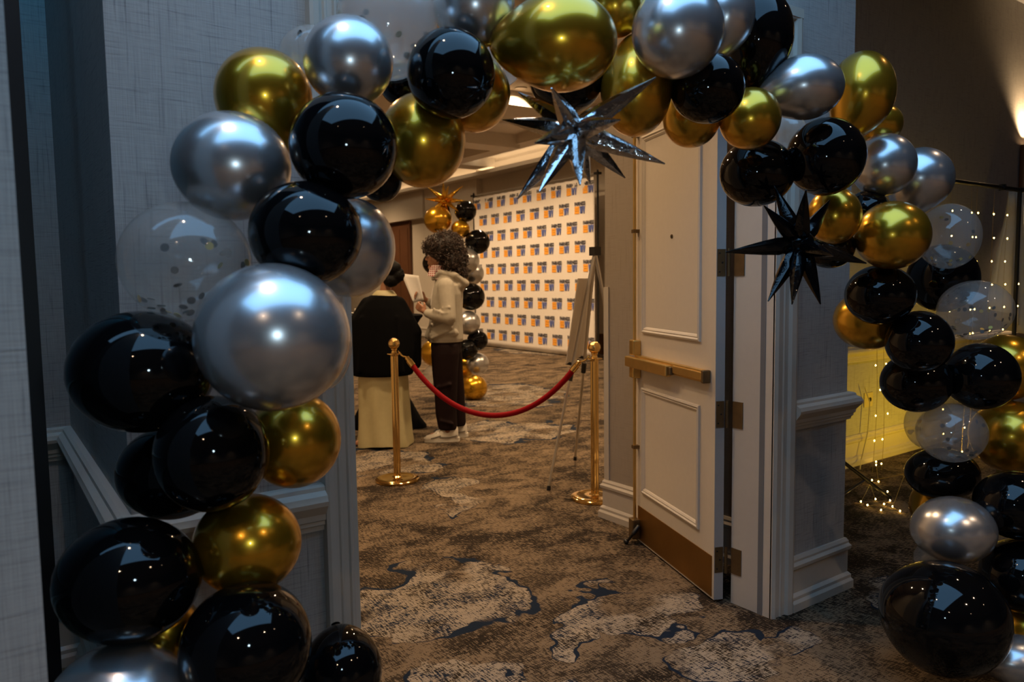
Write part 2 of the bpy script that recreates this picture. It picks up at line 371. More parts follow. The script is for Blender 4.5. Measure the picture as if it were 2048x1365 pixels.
# dropped beams of the ballroom ceiling
pb = on_floor(1040, 297, 3.86)
MB().box(.3, pb.x, pb.y, pb.y+.5, 3.86, H2).build('beam', M['ceiling'], c2, smooth=None)
MB().box(.3, 9.35, pb.y-2.6, pb.y-2.0, 3.9, H2).build('beam', M['ceiling'], c2, smooth=None)
MB().box(.3, 9.35, pb.y+2.4, pb.y+2.9, 3.9, H2).build('beam', M['ceiling'], c2, smooth=None)
MB().box(8.2, 8.55, 5, 25, 3.93, H2).build('beam', M['ceiling'], c2, smooth=None)
MB().box(8.75, 8.95, 6, 24, H2-.03, H2).build('cove_strip', M['cove'], c2, smooth=None)
sweep([(9.6, 25), (9.6, 3.4)], [(0,3.92),(.03,3.92),(.05,3.98),(.10,4.05),(.10,4.10),(0,4.10)], 'cornice', M['ceiling'], c2)
lb = MB(); lb.box(9.20, 9.60, 5, 25.4, 3.78, 3.80); lb.box(9.20, 9.22, 5, 25.4, 3.80, 3.86); lb.build('added_cove_ledge', M['ceiling'], c2, smooth=None)
MB().box(9.26, 9.34, 5, 25.4, 3.802, 3.815).build('cove_tube', M['cove_up'], c2, smooth=None)  # glowing strip and its ledge, added to brighten the ballroom ceiling
# pilaster, header over the recess and door of the far wall
y_p0, y_p1 = on_X(953, 400, 9.45).y, on_X(850, 440, 9.45).y
wall('wall_pilaster', 'cream pilaster beside the banner', MB().box(9.45, 9.6, y_p0, y_p1, 0, H2), M['room_wall'])
zh = on_X(848, 435, 9.40).z
wall('wall_bulkhead', 'white bulkhead over the walnut door', MB().box(9.40, 9.6, y_p1+.02, 25.5, zh, H2), M['trim'])
ya, yb = on_X(821, 500, 9.58).y, on_X(770, 500, 9.58).y
d = MB().box(9.56, 9.62, ya, yb, 0, zh).build('door_2', M['brown_door'], smooth=None); struct(d, 'dark walnut door in the far ballroom wall', 'door')
for k in range(3): MB().box(9.55, 9.57, ya+(yb-ya)*(.06+.31*k), ya+(yb-ya)*(.06+.31*k+.26), .3, zh-.2).build('panel', M['brown_door'], d, smooth=None)
MB().box(9.53, 9.60, ya-.06, ya, 0, zh).build('door_frame', M['brown_door'], d, smooth=None)
# white service door just visible past the banner
y0 = on_X(1206, 600, 9.58).y
d = MB().box(9.55, 9.62, y0-.85, y0+.15, 0, 2.75).build('door_3', M['trim'], smooth=None); struct(d, 'white panelled service door past the banner end', 'door')
MB().box(9.535, 9.56, y0-.85, y0+.12, .03, .42).build('kick_plate', M['kick'], d, smooth=None)
for za, zb in ((.5, 1.2), (1.3, 2.2)): MB().box(9.54, 9.56, y0-.7, y0+.02, za, zb).build('panel', M['trim'], d, smooth=None)
MB().box(9.52, 9.60, y0+.15, y0+.24, 0, 2.85).build('door_frame', M['trim'], d, smooth=None)
# mouldings
def trim(o, label): return struct(o, label, 'trim')
trim(sweep([(-5.9,3.28),(.26,3.28),(.26,WY),(.716,WY)], RAIL, 'trim_1', M['trim']), 'white chair rail wrapping the wall corner by the alcove')
trim(sweep([(2.79,WY),(3.22,WY),(3.22,3.12),(13.9,3.12)], RAIL, 'trim_2', M['trim']), 'white chair rail wrapping the pier beside the light curtain')
struct(sweep([(-5.9,3.28),(.26,3.28),(.26,WY),(.716,WY)], BASE, 'baseboard_left', M['trim']), 'white baseboard by the alcove', 'baseboard')
struct(sweep([(2.79,WY),(3.22,WY),(3.22,3.12),(13.9,3.12)], BASE, 'baseboard_right', M['trim']), 'white stepped baseboard around the pier', 'baseboard')
struct(sweep([(9.5,3.34),(3.05,3.34),(3.05,2.12)], BASE, 'baseboard_inner', M['trim']), 'cream baseboard behind the open door', 'baseboard')
struct(sweep([(9.6,25),(9.6,y0+.3)], BASE, 'baseboard_ballroom', M['trim']), 'cream baseboard of the long ballroom wall', 'baseboard')
cg = MB(); cg.box(3.042, 3.050, 3.305, 3.346, .235, 1.40); cg.box(3.050, 3.09, 3.34, 3.348, .235, 1.40)
trim(cg.build('trim_3', M['trim'], smooth=None), 'pale corner guard on the inner wall corner past the door')
xa, xb = on_Y(54, 720, 2.4).x, on_Y(84, 720, 2.4).x
trim(MB().box(xa, xb, 2.4, 2.5, 0, H1).build('trim_4', M['dark'], smooth=None), 'black upright door edge inside the alcove')
# door casing
CP = [(0,.010),(.012,.020),(.020,.020),(.026,.014),(.048,.014),(.052,.019),(.060,.019),(.066,.014),(.082,.016),(.088,.030),(.112,.034),(.125,.030)]
def casing(x0, sgn, name, label, wd=1.0):
    pts = [(x0+sgn*a*wd, WY-b) for a, b in CP]
    poly = [(x0, WY)]+pts+[(x0+sgn*.125*wd, WY)]
    if sgn < 0: poly = poly[::-1]
    return trim(MB().prism(poly[::-1] if sgn > 0 else poly[::-1], 0, 2.523).build(name, M['trim'], smooth=None), label)
casing(2.665, 1, 'trim_5', 'white fluted door casing beside the pier')
casing(.80, -1, 'trim_6', 'white fluted door casing beside the alcove wall', .66)
hb = MB()
for (a0, b0), (a1, b1) in zip(CP[:-1], CP[1:]): hb.box(.717, 2.79, WY-max(b0, b1), WY, 2.40+a0, 2.40+a1)
trim(hb.build('trim_7', M['trim'], smooth=None), 'white head casing above the doorway')
jb = MB(); jb.box(2.665, 2.70, WY-.006, 2.10, 0, 2.40)
j = trim(jb.build('trim_8', M['door'], smooth=None), 'cream hinge jamb of the doorway')
MB().box(2.6635, 2.667, WY+.035, WY+.060, 0, 2.40).build('weatherstrip', M['groove'], j, smooth=None)
jb = MB(); jb.box(.80, .815, WY-.006, 2.10, 0, 2.40); trim(jb.build('trim_9', M['trim'], smooth=None), 'white strike jamb of the doorway')
jb = MB(); jb.box(.815, 2.665, WY, 2.10, 2.38, 2.40); trim(jb.build('trim_10', M['trim'], smooth=None), 'white head jamb of the doorway')

# ---- ceiling lamps of the foyer
t = thing('ceiling_light_panel', 'large backlit cool blue panel in the foyer ceiling', 'lamp', (.50, .58, H1))
MB().box(-2.3, 2.3, -1.22, 1.22, -.012, -.004).build('diffuser', M['panel'], t, smooth=None)
fb = MB(); fb.box(-2.36,2.36,-1.28,-1.22,-.05,0); fb.box(-2.36,2.36,1.22,1.28,-.05,0); fb.box(-2.36,-2.3,-1.22,1.22,-.05,0); fb.box(2.3,2.36,-1.22,1.22,-.05,0)
fb.build('frame', M['trim'], t, smooth=None)
ring_me = MB().lathe([(.060,0),(.085,0),(.085,-.012),(.060,-.018)], seg=24).mesh('trim_ring', 40); ring_me.materials.append(M['trim'])
disc_f = MB().lathe([(.058,-.003),(.058,-.012)], seg=24).mesh('lens', 40); disc_f.materials.append(M['lamp_foyer'])
disc_r = MB().lathe([(.058,-.003),(.058,-.012)], seg=24).mesh('lens', 40); disc_r.materials.append(M['lamp_warm'])
def downlight(x, y, z, watts, lens, color, label, group, spot=R(120), big=1.0):
    t = thing('downlight', label, 'lamp', (x, y, z), 0, group)
    t.scale = (big, big, 1); put('trim_ring', ring_me, t); put('lens', lens, t)
    light('downlight_beam', 'SPOT', (x, y, z-.03), watts*4, color, .05, spot=spot, blend=.8).parent = None
for x, y, k in ((.15, 1.10, .25), (5.0, -3.6, 1.6), (3.75, -1.7, .6), (-3.2, -3.0, 2.0), (1.3, -4.5, 2.2), (4.3, .9, .15), (-1.5, -1.6, 1.2), (2.0, -2.0, 1.2), (7.5, -1.0, .3), (4.5, -6.4, 2.0), (-1.5, -6.4, 2.0)):  # further ones behind the camera are added as warm fill for reflections
    downlight(x, y, H1-(.014 if k == .25 else 0), FOYER_W*k, disc_f, (1, .70, .44), 'recessed warm downlight in the foyer ceiling', 'foyer downlights', big=2.0 if k > .5 else 1.0)
for x, y, k in ((1.25, 3.3, .42), (1.5, 5.4, .7), (3.0, 4.6, .6), (4.6, 4.9, .8), (7.2, 5.0, 1), (3.4, 8.2, 1), (6.3, 8.6, 1.2), (7.4, 10.6, 1.2), (7.3, 12.6, 1.2), (5.0, 12.5, 1), (7.3, 15.0, 1.2), (4.5, 17.5, 1.2), (7.8, 19, 1.2)):  # those near the door and the banner are added to brighten them
    downlight(x, y, H2, ROOM_W*k, disc_r, WARM, 'recessed warm downlight in the ballroom ceiling', 'ballroom downlights', R(150))
light('alcove_lamp', 'SPOT', (.250, 2.75, 3.9), 42, (.02, .36, .75), .004, rot=(R(22), 0, 0), spot=R(110), blend=1.0)  # unseen spot added to tint the alcove back wall blue
# ---- open door leaf
DO = (2.603, 2.145, 0)
D = bpy.data.objects.new('door_1', None); COL.objects.link(D); D.location = DO; D.rotation_euler = (0, 0, R(69.2))
struct(D, 'open cream panelled door with brass exit bar and kick plate', 'door')
LW, LH = .868, 2.385
MB().box(0, LW, -.045, 0, .012, LH).build('leaf', M['door'], D, smooth=None)
MB().box(-.0015, .0005, -.045, -.001, .012, LH).build('leaf_edge', M['door_edge'], D, smooth=None)
def panel_frame(u0, u1, z0, z1):
    prof = [(0,0),(.002,.010),(.010,.013),(.017,.007),(.022,.009),(.030,.004),(.034,.0)]
    rs = []
    for a, h in prof: rs.append([(u0+a,h,z0+a),(u1-a,h,z0+a),(u1-a,h,z1-a),(u0+a,h,z1-a)])
    return MB().rings(rs, cap=False).build('panel_moulding', M['door'], D, smooth=None)
panel_frame(.130, .758, .292, .870); panel_frame(.128, .755, 1.160, 2.185)
MB().box(.016, .812, 0, .003, .022, .208).build('kick_plate', M['kick'], D, smooth=None)
rodb = D
for z0, z1 in ((1.11, 2.34), (.13, .93)):
    MB().tube([(.812,.022,z0),(.812,.022,z1)], .0085, 12).build('latch_rod', M['brass'], D)
gme = MB().box(-.016, .016, 0, .034, -.009, .009).mesh('rod_guide'); gme.materials.append(M['old_brass'])
for z in (1.70, .535, 2.2): g = put('rod_guide', gme, D); g.location = (.812, 0, z)
# exit device
dev = MB(); dev.box(.04, .80, 0, .030, .985, 1.040); bar = bevel(dev.build('exit_bar', M['brass'], D, smooth=None), .004)
bevel(MB().box(.36, .858, .028, .062, .975, 1.030).build('push_pad', M['brass'], bar, smooth=None), .006)
bevel(MB().box(.338, .36, .028, .050, .984, 1.024).build('pad_end', M['old_brass'], bar, smooth=None), .006)
bevel(MB().prism([(.055,.030),(.335,.030),(.335,.040),(.055,.040)], .995, 1.032).build('rail_cover', M['brass'], bar, smooth=None), .006)
bevel(MB().box(.038, .060, 0, .040, .983, 1.042).build('end_cap', M['old_brass'], bar, smooth=None), .006)
bevel(MB().prism([(.775,0),(.845,0),(.838,.044),(.782,.044)][::-1], .915, .985).build('latch_case', M['brass'], D, smooth=None), .006)
bevel(MB().prism([(.775,0),(.845,0),(.838,.044),(.782,.044)][::-1], 1.038, 1.12).build('latch_case', M['brass'], D, smooth=None), .006)
bevel(MB().box(.785, .845, 0, .045, .025, .135).build('floor_latch', M['old_brass'], D, smooth=None), .006)
ds = MB(); ds.cap((.77,.02,.10), .013, (.765,.05,.07), .012); ds.cap((.765,.05,.07), .008, (.80,.075,.012), .008); ds.cap((.80,.075,.014), .013, (.806,.078,.016), .013)
ds.build('door_stop', M['plastic'], D)
pe = MB(); pe.tube([(.42,0,1.65),(.42,.004,1.65)], .010, 16); pe.build('peephole', M['old_brass'], D)
MB().tube([(.42,.004,1.65),(.42,.0055,1.65)], .005, 12).build('peephole_lens', M['plastic'], D)
for z in (1.513, .851, .195):
    hb = MB(); hb.box(-.004, 0, -.042, -.003, z-.058, z+.058); h = hb.build('hinge', M['old_brass'], D, smooth=None)
    MB().tube([(-.012,-.052,z-.060),(-.012,-.052,z+.060)], .007, 12).build('hinge_knuckle', M['old_brass'], h)
    for dz in (-.04, 0, .04):
        MB().tube([(-.006,-.013-.014*(dz==0),z+dz),(-.003,-.013-.014*(dz==0),z+dz)], .004, 8).build('screw', M['plastic'], h)
    hj = MB(); hj.box(2.661, 2.665, 2.045, 2.098, z-.058, z+.058); hj.build('hinge_leaf', M['old_brass'], j, smooth=None)

# ================================================================== BALLOONS
def balloon_mesh(rx, ry, tail, k, seg=44, rings=30):
    """camera-independent ellipsoid, slightly drawn out towards its knot; rx, ry along the wide and tall axes"""
    t = tail.normalized(); a = t.cross(Vector((0,0,1)) if abs(t.z) < .9 else Vector((1,0,0))).normalized(); b = t.cross(a)
    rm = math.sqrt(rx*ry); rs = []
    end = None
    for i in range(rings+1):
        v = math.pi*(.015+.97*i/rings); z = math.cos(v); rho = math.sin(v)      # z=+1 at the tail
        if z > 0: rho *= (1-k*.42*z*z); z = z*(1+k*z*z)
        ring = []
        for j in range(seg):
            p = t*z + (a*math.cos(2*math.pi*j/seg) + b*math.sin(2*math.pi*j/seg))*rho
            ring.append(p)
        rs.append(ring)
        if end is None: end = t*z
    def sc(p):
        x, y, zz = p.dot(_r), p.dot(_u), p.dot(_f); return _r*(x*rx) + _u*(y*ry) + _f*(zz*rm)
    mb = MB(); mb.rings([[tuple(sc(p)) for p in r] for r in rs])
    return mb.mesh('balloon', 60), sc(end)
CONF = MB().lathe([(.0078,0),(.0078,.0006)], seg=12).mesh('confetti'); CONF.materials.append(M['conf_k'])
CONFG = MB().lathe([(.0075,0),(.0075,.0006)], seg=12).mesh('confetti'); CONFG.materials.append(M['conf_g'])
KNOT = MB().lathe([(.004,.010),(.006,.004),(.0045,0),(.006,-.004),(.010,-.012),(.011,-.014),(.007,-.014)], seg=12).mesh('knot', 60)
KM = {}
def balloon(c, rx, ry, col, label, tail=None, k=None, group=None, conf=0):
    rnd = random.Random(label)
    if tail is None:
        tail = _f*.8 + Vector((rnd.uniform(-.4,.4), rnd.uniform(-.2,.2), rnd.uniform(-.4,.4))); kk = .10
    else: kk = .26
    me, end = balloon_mesh(rx, ry, tail, k if k is not None else kk)
    me.materials.append(M[col])
    o = put('balloon', me); o.location = c
    tag(o, label, 'balloon', group)
    if col not in KM: q = KNOT.copy(); q.materials.clear(); q.materials.append(M[col]); KM[col] = q
    kn = put('knot', KM[col], o); kn.location = end; kn.rotation_euler = (-end).to_track_quat('Z', 'Y').to_euler()
    rm = math.sqrt(rx*ry)
    for i in range(conf):
        low = rnd.random() < .62
        a = rnd.uniform(0, 2*math.pi); z = rnd.uniform(-.95,-.62) if low else rnd.uniform(-.6,.6)
        s = math.sqrt(1-z*z); dvec = Vector((s*math.cos(a), s*math.sin(a), z))
        x, y, zz = dvec.dot(_r), dvec.dot(_u), dvec.dot(_f)
        q = put('confetti', CONFG if rnd.random() < .28 else CONF, o); q.location = (_r*(x*rx)+_u*(y*ry)+_f*(zz*rm))*.95
        q.rotation_euler = (dvec+Vector((rnd.uniform(-.5,.5),rnd.uniform(-.5,.5),rnd.uniform(-.5,.5)))).to_track_quat('Z','Y').to_euler()
    return o
CONFETTI = {12: 34, 22: 26, 50: 26, 54: 34, 59: 24, 21: 3, 11: 4}
# picture centre x, y, radii, distance Y from the photographer's side, colour, knot direction, label
BALLOONS = [
 (238, 1430, 140, 140, 1.471, 'S', None, 'silver balloon low on the arch leg beside the alcove, below a pair of black balloons'),
 (258, 1160, 137, 122, 1.509, 'K', None, 'black balloon just under the chair rail corner by the alcove'),
 (495, 1088, 105, 99, 1.511, 'G', None, 'gold balloon below the chair rail, the lowest gold one beside the door casing'),
 (493, 1295, 127, 126, 1.389, 'K', None, 'large black balloon tucked under the lowest gold balloon beside the door casing'),
 (683, 1345, 80, 88, 1.537, 'K', None, 'black balloon at the foot of the fluted door casing'),
 (335, 1265, 62, 70, 1.589, 'G', None, 'gold balloon almost hidden among black balloons on the leg by the alcove'),
 (345, 945, 105, 93, 1.638, 'K', None, 'black balloon at the back, against the chair rail by the alcove'),
 (425, 907, 110, 116, 1.446, 'K', None, 'round black balloon in front of the chair rail, under the biggest silver balloon'),
 (588, 880, 92, 96, 1.532, 'G', None, 'gold balloon directly below the biggest silver balloon, touching the door casing'),
 (285, 744, 138, 122, 1.563, 'K', None, 'wide black balloon beside the biggest silver one, below the confetti balloon by the alcove'),
 (547, 675, 151, 148, 1.322, 'S', None, 'the biggest silver balloon, on the arch leg beside the door casing'),
 (640, 690, 62, 95, 1.544, 'P', None, 'clear balloon hidden behind the biggest silver balloon'),
 (372, 523, 126, 118, 1.531, 'C', None, 'large clear balloon with black and gold confetti on the leg by the alcove'),
 (612, 468, 111, 104, 1.372, 'K', None, 'black balloon directly above the biggest silver balloon'),
 (698, 495, 92, 100, 1.528, 'S', None, 'silver balloon behind a black one, beside the person in the black top'),
 (464, 333, 115, 107, 1.526, 'S', None, 'silver balloon above the large confetti balloon on the leg by the alcove'),
 (528, 195, 95, 95, 1.591, 'G', -62, 'pear-shaped gold balloon against the wallpaper, highest gold on the alcove leg'),
 (688, 293, 107, 105, 1.373, 'K', None, 'glossy black balloon between a pear-shaped gold and a round gold balloon'),
 (762, 360, 42, 45, 1.602, 'K', None, 'black balloon peeking out beneath the round gold balloon at the arch shoulder'),
 (845, 281, 86, 94, 1.505, 'G', None, 'round gold balloon hanging over the guests at the arch shoulder'),
 (697, 123, 89, 88, 1.465, 'S', None, 'silver balloon at the arch shoulder resting on a glossy black balloon'),
 (628, 112, 68, 58, 1.604, 'C', None, 'small clear balloon behind the silver one at the arch shoulder'),
 (775, 45, 100, 112, 1.555, 'P', None, 'clear balloon with black confetti settled at its bottom, above the arch shoulder'),
 (805, 170, 45, 42, 1.637, 'K', None, 'black balloon wedged behind others under the clear confetti balloon'),
 (902, 148, 88, 88, 1.370, 'K', None, 'black balloon with a gold one behind it, nearest the silver star spikes'),
 (948, 10, 82, 83, 1.421, 'S', None, 'silver balloon on the arch crown beside the widest gold balloon'),
 (946, 187, 75, 75, 1.490, 'G', None, 'gold balloon behind a black one over the ballroom entrance'),
 (988, 125, 58, 52, 1.539, 'P', None, 'clear balloon behind the widest gold balloon of the crown'),
 (1120, 85, 114, 95, 1.284, 'G', 178, 'the widest gold balloon, above the silver star'),
 (1133, 158, 74, 68, 1.558, 'K', None, 'dark balloon directly above the silver star, under the widest gold balloon'),
 (1228, 10, 60, 66, 1.466, 'G', None, 'small gold balloon on the crown between the widest gold and a silver balloon'),
 (1272, 180, 71, 92, 1.429, 'G', 90, 'long gold balloon behind the raised spike of the silver star'),
 (1355, 62, 91, 92, 1.263, 'S', None, 'round silver balloon on the crown above the open door'),
 (1448, 30, 60, 76, 1.386, 'S', -115, 'pear-shaped silver balloon on the crown, leaning on a large black balloon'),
 (1510, 74, 73, 95, 1.430, 'K', -95, 'tall black balloon at the crown in front of the casing corner'),
 (1383, 236, 57, 59, 1.471, 'G', None, 'gold balloon in front of the upper door panel'),
 (1415, 177, 73, 69, 1.302, 'K', None, 'round black balloon over the upper door panel'),
 (1500, 238, 60, 61, 1.356, 'G', None, 'small gold balloon in front of the door hinge stile, between black balloons'),
 (1609, 175, 76, 63, 1.319, 'S', -165, 'egg-shaped silver balloon in front of the wallpapered pier'),
 (1723, 185, 62, 80, 1.430, 'G', -115, 'tall gold balloon at the pier edge against the brown wall'),
 (1758, 248, 45, 40, 1.486, 'G', None, 'small gold balloon tucked under the tall gold one at the pier edge'),
 (1577, 268, 36, 40, 1.485, 'P', None, 'small clear balloon showing between the egg-shaped silver and round black balloons'),
 (1514, 346, 73, 67, 1.486, 'K', None, 'black balloon beside the door edge, above the black star'),
 (1651, 314, 76, 77, 1.349, 'K', None, 'round black balloon directly above the black star core'),
 (1768, 330, 60, 62, 1.437, 'S', None, 'silver balloon above the round gold one, nearer the pier'),
 (1840, 358, 62, 62, 1.435, 'S', -110, 'outer silver balloon beside the black crossbar of the light curtain'),
 (1668, 432, 52, 57, 1.427, 'G', None, 'gold balloon touching the black star'),
 (1735, 425, 42, 44, 1.478, 'K', None, 'black balloon hidden between the gold pair beside the black star'),
 (1785, 471, 71, 68, 1.344, 'G', None, 'larger gold balloon beside the clear confetti balloon with the dark half'),
 (1660, 495, 48, 42, 1.499, 'K', None, 'black balloon just behind the black star'),
 (1897, 473, 58, 65, 1.428, 'C', None, 'clear confetti balloon with a dark lower half, beside the fairy lights'),
 (1885, 557, 66, 68, 1.537, 'K', None, 'black balloon behind the two clear confetti balloons'),
 (1760, 590, 67, 60, 1.418, 'K', None, 'black balloon with an amber gold one behind it, over the pier edge'),
 (1737, 640, 67, 60, 1.540, 'G', None, 'amber gold balloon at the pier edge above the chair rail end'),
 (1950, 621, 70, 60, 1.357, 'C', None, 'yellowish clear confetti balloon in front of the fairy lights'),
 (1838, 684, 63, 62, 1.339, 'K', None, 'black balloon at the heart of the leg, below the yellowish confetti balloon'),
 (1832, 765, 67, 60, 1.428, 'K', None, 'black balloon above the small clear confetti balloon, facing the yellow wall'),
 (1962, 753, 68, 67, 1.269, 'K', None, 'black balloon in front of a gold one, under the yellowish confetti balloon'),
 (2012, 735, 64, 66, 1.395, 'G', None, 'gold balloon behind a black one, below the yellowish confetti balloon'),
 (1904, 866, 64, 59, 1.319, 'C', None, 'small clear confetti balloon low on the leg beside the yellow wall'),
 (1858, 848, 44, 52, 1.480, 'C', None, 'plain clear balloon behind the small confetti balloon'),
 (2024, 874, 75, 72, 1.350, 'G', None, 'large gold balloon beside the small clear confetti balloon'),
 (1884, 948, 70, 52, 1.424, 'K', None, 'black balloon between the clear confetti balloon and the low silver one'),
 (2032, 1010, 77, 68, 1.150, 'K', None, 'black balloon under the large low gold balloon'),
 (1865, 1012, 42, 48, 1.497, 'G', None, 'gold balloon mostly hidden behind the low silver one'),
 (1907, 1060, 78, 66, 1.279, 'S', None, 'low silver balloon resting above the biggest black one'),
 (1872, 1120, 42, 38, 1.465, 'C', None, 'clear balloon squeezed between the low silver and the biggest black one'),
 (2046, 1152, 78, 74, 1.132, 'K', None, 'black balloon beside the biggest black one, under another black balloon'),
 (1890, 1237, 117, 112, 1.186, 'K', None, 'the biggest black balloon, resting on the carpet at the arch foot'),
 (2058, 1262, 55, 52, 1.119, 'G', None, 'dark gold balloon near the carpet behind the biggest black one'),
 (2040, 1322, 78, 48, 1.040, 'S', None, 'silver foil balloon lying on the carpet behind the biggest black one'),
]
for i, (cx, cy, rx, ry, Y, col, tail, label) in enumerate(BALLOONS):
    c = on_Y(cx, cy, Y); d = (c-CAM).dot(_f)/F_PX
    tv = None if tail is None else _r*math.cos(R(tail)) + _u*math.sin(R(tail)) + _f*.15
    balloon(c, rx*d, ry*d, col, label, tv, group='balloons of the entrance arch', conf=CONFETTI.get(i, 0))
# the leg by the alcove goes on down to the carpet
for k, (x, y, z, r, col) in enumerate(((.30,1.52,.42,.125,'G'),(.06,1.50,.40,.12,'K'),(.42,1.36,.36,.12,'K'),(.20,1.40,.17,.15,'K'),(.47,1.55,.14,.13,'S'))):
    balloon(Vector((x,y,z)), r, r*.95, col, {'G':'gold balloon near the carpet at the foot of the leg by the alcove','K':'black balloon near the carpet at the foot of the leg by the alcove','S':'silver balloon near the carpet at the foot of the leg by the alcove'}[col], group='foot of the arch leg by the alcove')

# ---- foil starbursts
def starburst(name, label, c, tips, length, base, m, core):
    t = thing(name, label, 'star balloon', c)
    MB().ell((0,0,0), (core,core,core*.9)).build('core', m, t)
    for (dx, dy, dz) in tips:
        dvec = (_r*dx + _u*dy - _f*dz)
        L = dvec.length; dn = dvec.normalized(); a = dn.cross(Vector((0,0,1)) if abs(dn.z) < .9 else Vector((1,0,0))).normalized(); b = dn.cross(a)
        rs = []
        for s, rr in ((.06,.55),(.16,.92),(.30,1.0),(.5,.80),(.75,.46),(.93,.17),(1.0,.07)):
            rs.append([tuple(dn*(L*s) + (a*math.cos(2*math.pi*j/12)+b*math.sin(2*math.pi*j/12))*base*rr*(1 if j % 2 else .90)) for j in range(12)])
        MB().rings(rs).build('spike', m, t, smooth=50)
    return t
def tips_from(px, c, L, sc):
    """spike tips: each at its own real distance in front of or behind the core"""
    cd = (c-CAM).dot(_f); out = []
    cx, cy = 1024+F_PX*(c-CAM).dot(_r)/cd, 682.5-F_PX*(c-CAM).dot(_u)/cd
    for x, y, s in px:
        q = L*L-(x-cx)**2-(y-cy)**2; v = at_depth(x, y, cd - s*math.sqrt(max(q, 400))*sc*.8)-c
        out.append((v.dot(_r), v.dot(_u), -v.dot(_f)))
    return out
SY = 1.22; c = on_Y(1150, 262, SY); sc = (c-CAM).dot(_f)/F_PX
starburst('starburst_balloon', 'silver foil starburst hanging from the arch crown', c,
  tips_from([(1037,185,-1),(1103,176,1),(1312,155,.6),(1005,240,-1),(1240,240,1),(1070,286,1),(1035,398,.5),(1079,383,1),(1160,370,1),(1180,366,-1),(1250,356,-.6),(1330,328,.5),(1222,200,-1),(1130,250,-1)], c, 196, sc), .2, .0215, M['silver_foil'], .036)
c = on_Y(1600, 488, 1.29); sc = (c-CAM).dot(_f)/F_PX
starburst('starburst_balloon', 'black foil starburst beside the door edge hinge', c,
  tips_from([(1452,505,.6),(1528,412,.4),(1548,372,-.3),(1612,380,1),(1536,603,.5),(1584,609,1),(1641,609,.6),(1733,527,.3),(1668,512,1),(1660,400,-1),(1625,550,-1)], c, 155, sc), .2, .025, M['black_foil'], .042)
# ---- far balloon column beside the banner
cc = on_floor(930, 797); dcol = (cc-CAM).dot(_f)
def colb(x, y, r, col, label, dd=0):
    balloon(at_depth(x, y, dcol+dd), r*(dcol+dd)/F_PX, r*.97*(dcol+dd)/F_PX, col, label, group='balloon column beside the banner')
for a in ((876,440,28,'G','large gold balloon under the gold star of the far column'),(931,423,22,'K','topmost black balloon of the far column'),
  (921,459,19,'G','small gold balloon between two black ones on the far column'),(955,484,25,'K','black balloon of the far column overlapping the second banner row'.replace('overlapping the second banner row','beside the curly-haired head')),
  (868,527,23,'K','black balloon of the far column behind the curly-haired person’s face'.replace('’',"'")),(932,522,27,'S','larger silver balloon of the far column behind the curly hair',-.05),
  (944,547,24,'S','lower silver balloon of the far column behind the hood',.24),(942,594,28,'K','large black balloon of the far column at hoodie sleeve height'),
  (936,646,25,'S','silver balloon of the far column behind the hoodie hem'),(955,681,21,'K','black balloon of the far column closest to the banner foot',.1),
  (934,700,22,'K','black balloon of the far column behind the dark trousers'),(955,728,23,'S','silver balloon above the lowest gold one of the far column',.15),
  (869,706,28,'G','gold balloon of the far column in front of the dark trousers edge'.replace('in front of','showing past')),(868,748,20,'C','clear balloon low on the far column'),
  (948,776,27,'G','lowest gold balloon of the far column',-.1),(925,738,24,'G','gold balloon behind the trousers on the far column',.25),(902,555,25,'K','black balloon hidden behind the hooded person on the far column',.05),(905,640,24,'G','gold balloon hidden behind the hoodie on the far column',.05),(900,728,24,'S','silver balloon hidden behind the dark trousers on the far column',.05)):
    colb(*a)
c = at_depth(889, 401, dcol); sc = dcol/F_PX
starburst('starburst_balloon', 'gold foil starburst topping the far balloon column', c,
  tips_from([(855,374,.4),(886,364,.5),(926,372,.6),(849,398,1),(932,402,.5),(858,428,1),(917,423,1),(897,372,-1),(872,385,1),(905,395,1),(880,440,-1),(902,435,-.4)], c, 44, sc), .25, .03, M['gold_foil'], .06)

# ================================================================== STANCHIONS AND ROPE
def stanchion(p, label):
    t = thing('stanchion', label, 'stanchion', (p.x, p.y, 0), 0)
    MB().lathe([(.155,0),(.16,.004),(.16,.018),(.150,.026),(.115,.030),(.110,.028),(.04,.032),(.03,.040),(.001,.040)], seg=40).build('base', M['polished'], t)
    pp = []
    for j in range(24): rr = .0265 if j % 2 else .0235; pp.append((rr*math.cos(2*math.pi*j/24), rr*math.sin(2*math.pi*j/24)))
    MB().prism(pp, .036, .925).build('post', M['polished'], t, smooth=60)
    MB().lathe([(.028,.915),(.030,.925),(.052,.930),(.052,.936),(.022,.940),(.016,.955),(.022,.962),(.022,.968),(.001,.97)], seg=28).build('collar', M['polished'], t)
    MB().ell((0,0,1.005), (.041,.041,.041), seg=28, rings=18).build('ball_finial', M['polished'], t)
    return t
S1, S2 = on_floor(795, 962), on_floor(1190, 998)
stanchion(S1, 'gold stanchion post in front of the cream skirt')
stanchion(S2, 'gold stanchion post beside the easel and inner wall corner')
a = Vector((S1.x, S1.y, .932)); b = Vector((S2.x, S2.y, .932)); dh = (b-a).normalized()
rope = thing('barrier_rope', 'red velvet rope with gold ends hung between the gold posts', 'rope', (a+b)/2 - Vector((0,0,.45)))
o0 = rope.location
pts = []
ea, eb = a + dh*.13 + Vector((0,0,-.06)), b - dh*.13 + Vector((0,0,-.06))
for i in range(33):
    s = i/32; p = ea.lerp(eb, s); p.z -= .40*(1-(2*s-1)**2)*(1-.12*(1-(2*s-1)**2)); pts.append(tuple(p-o0))
MB().tube(pts, .019, 14).build('velvet_rope', M['velvet'], rope)
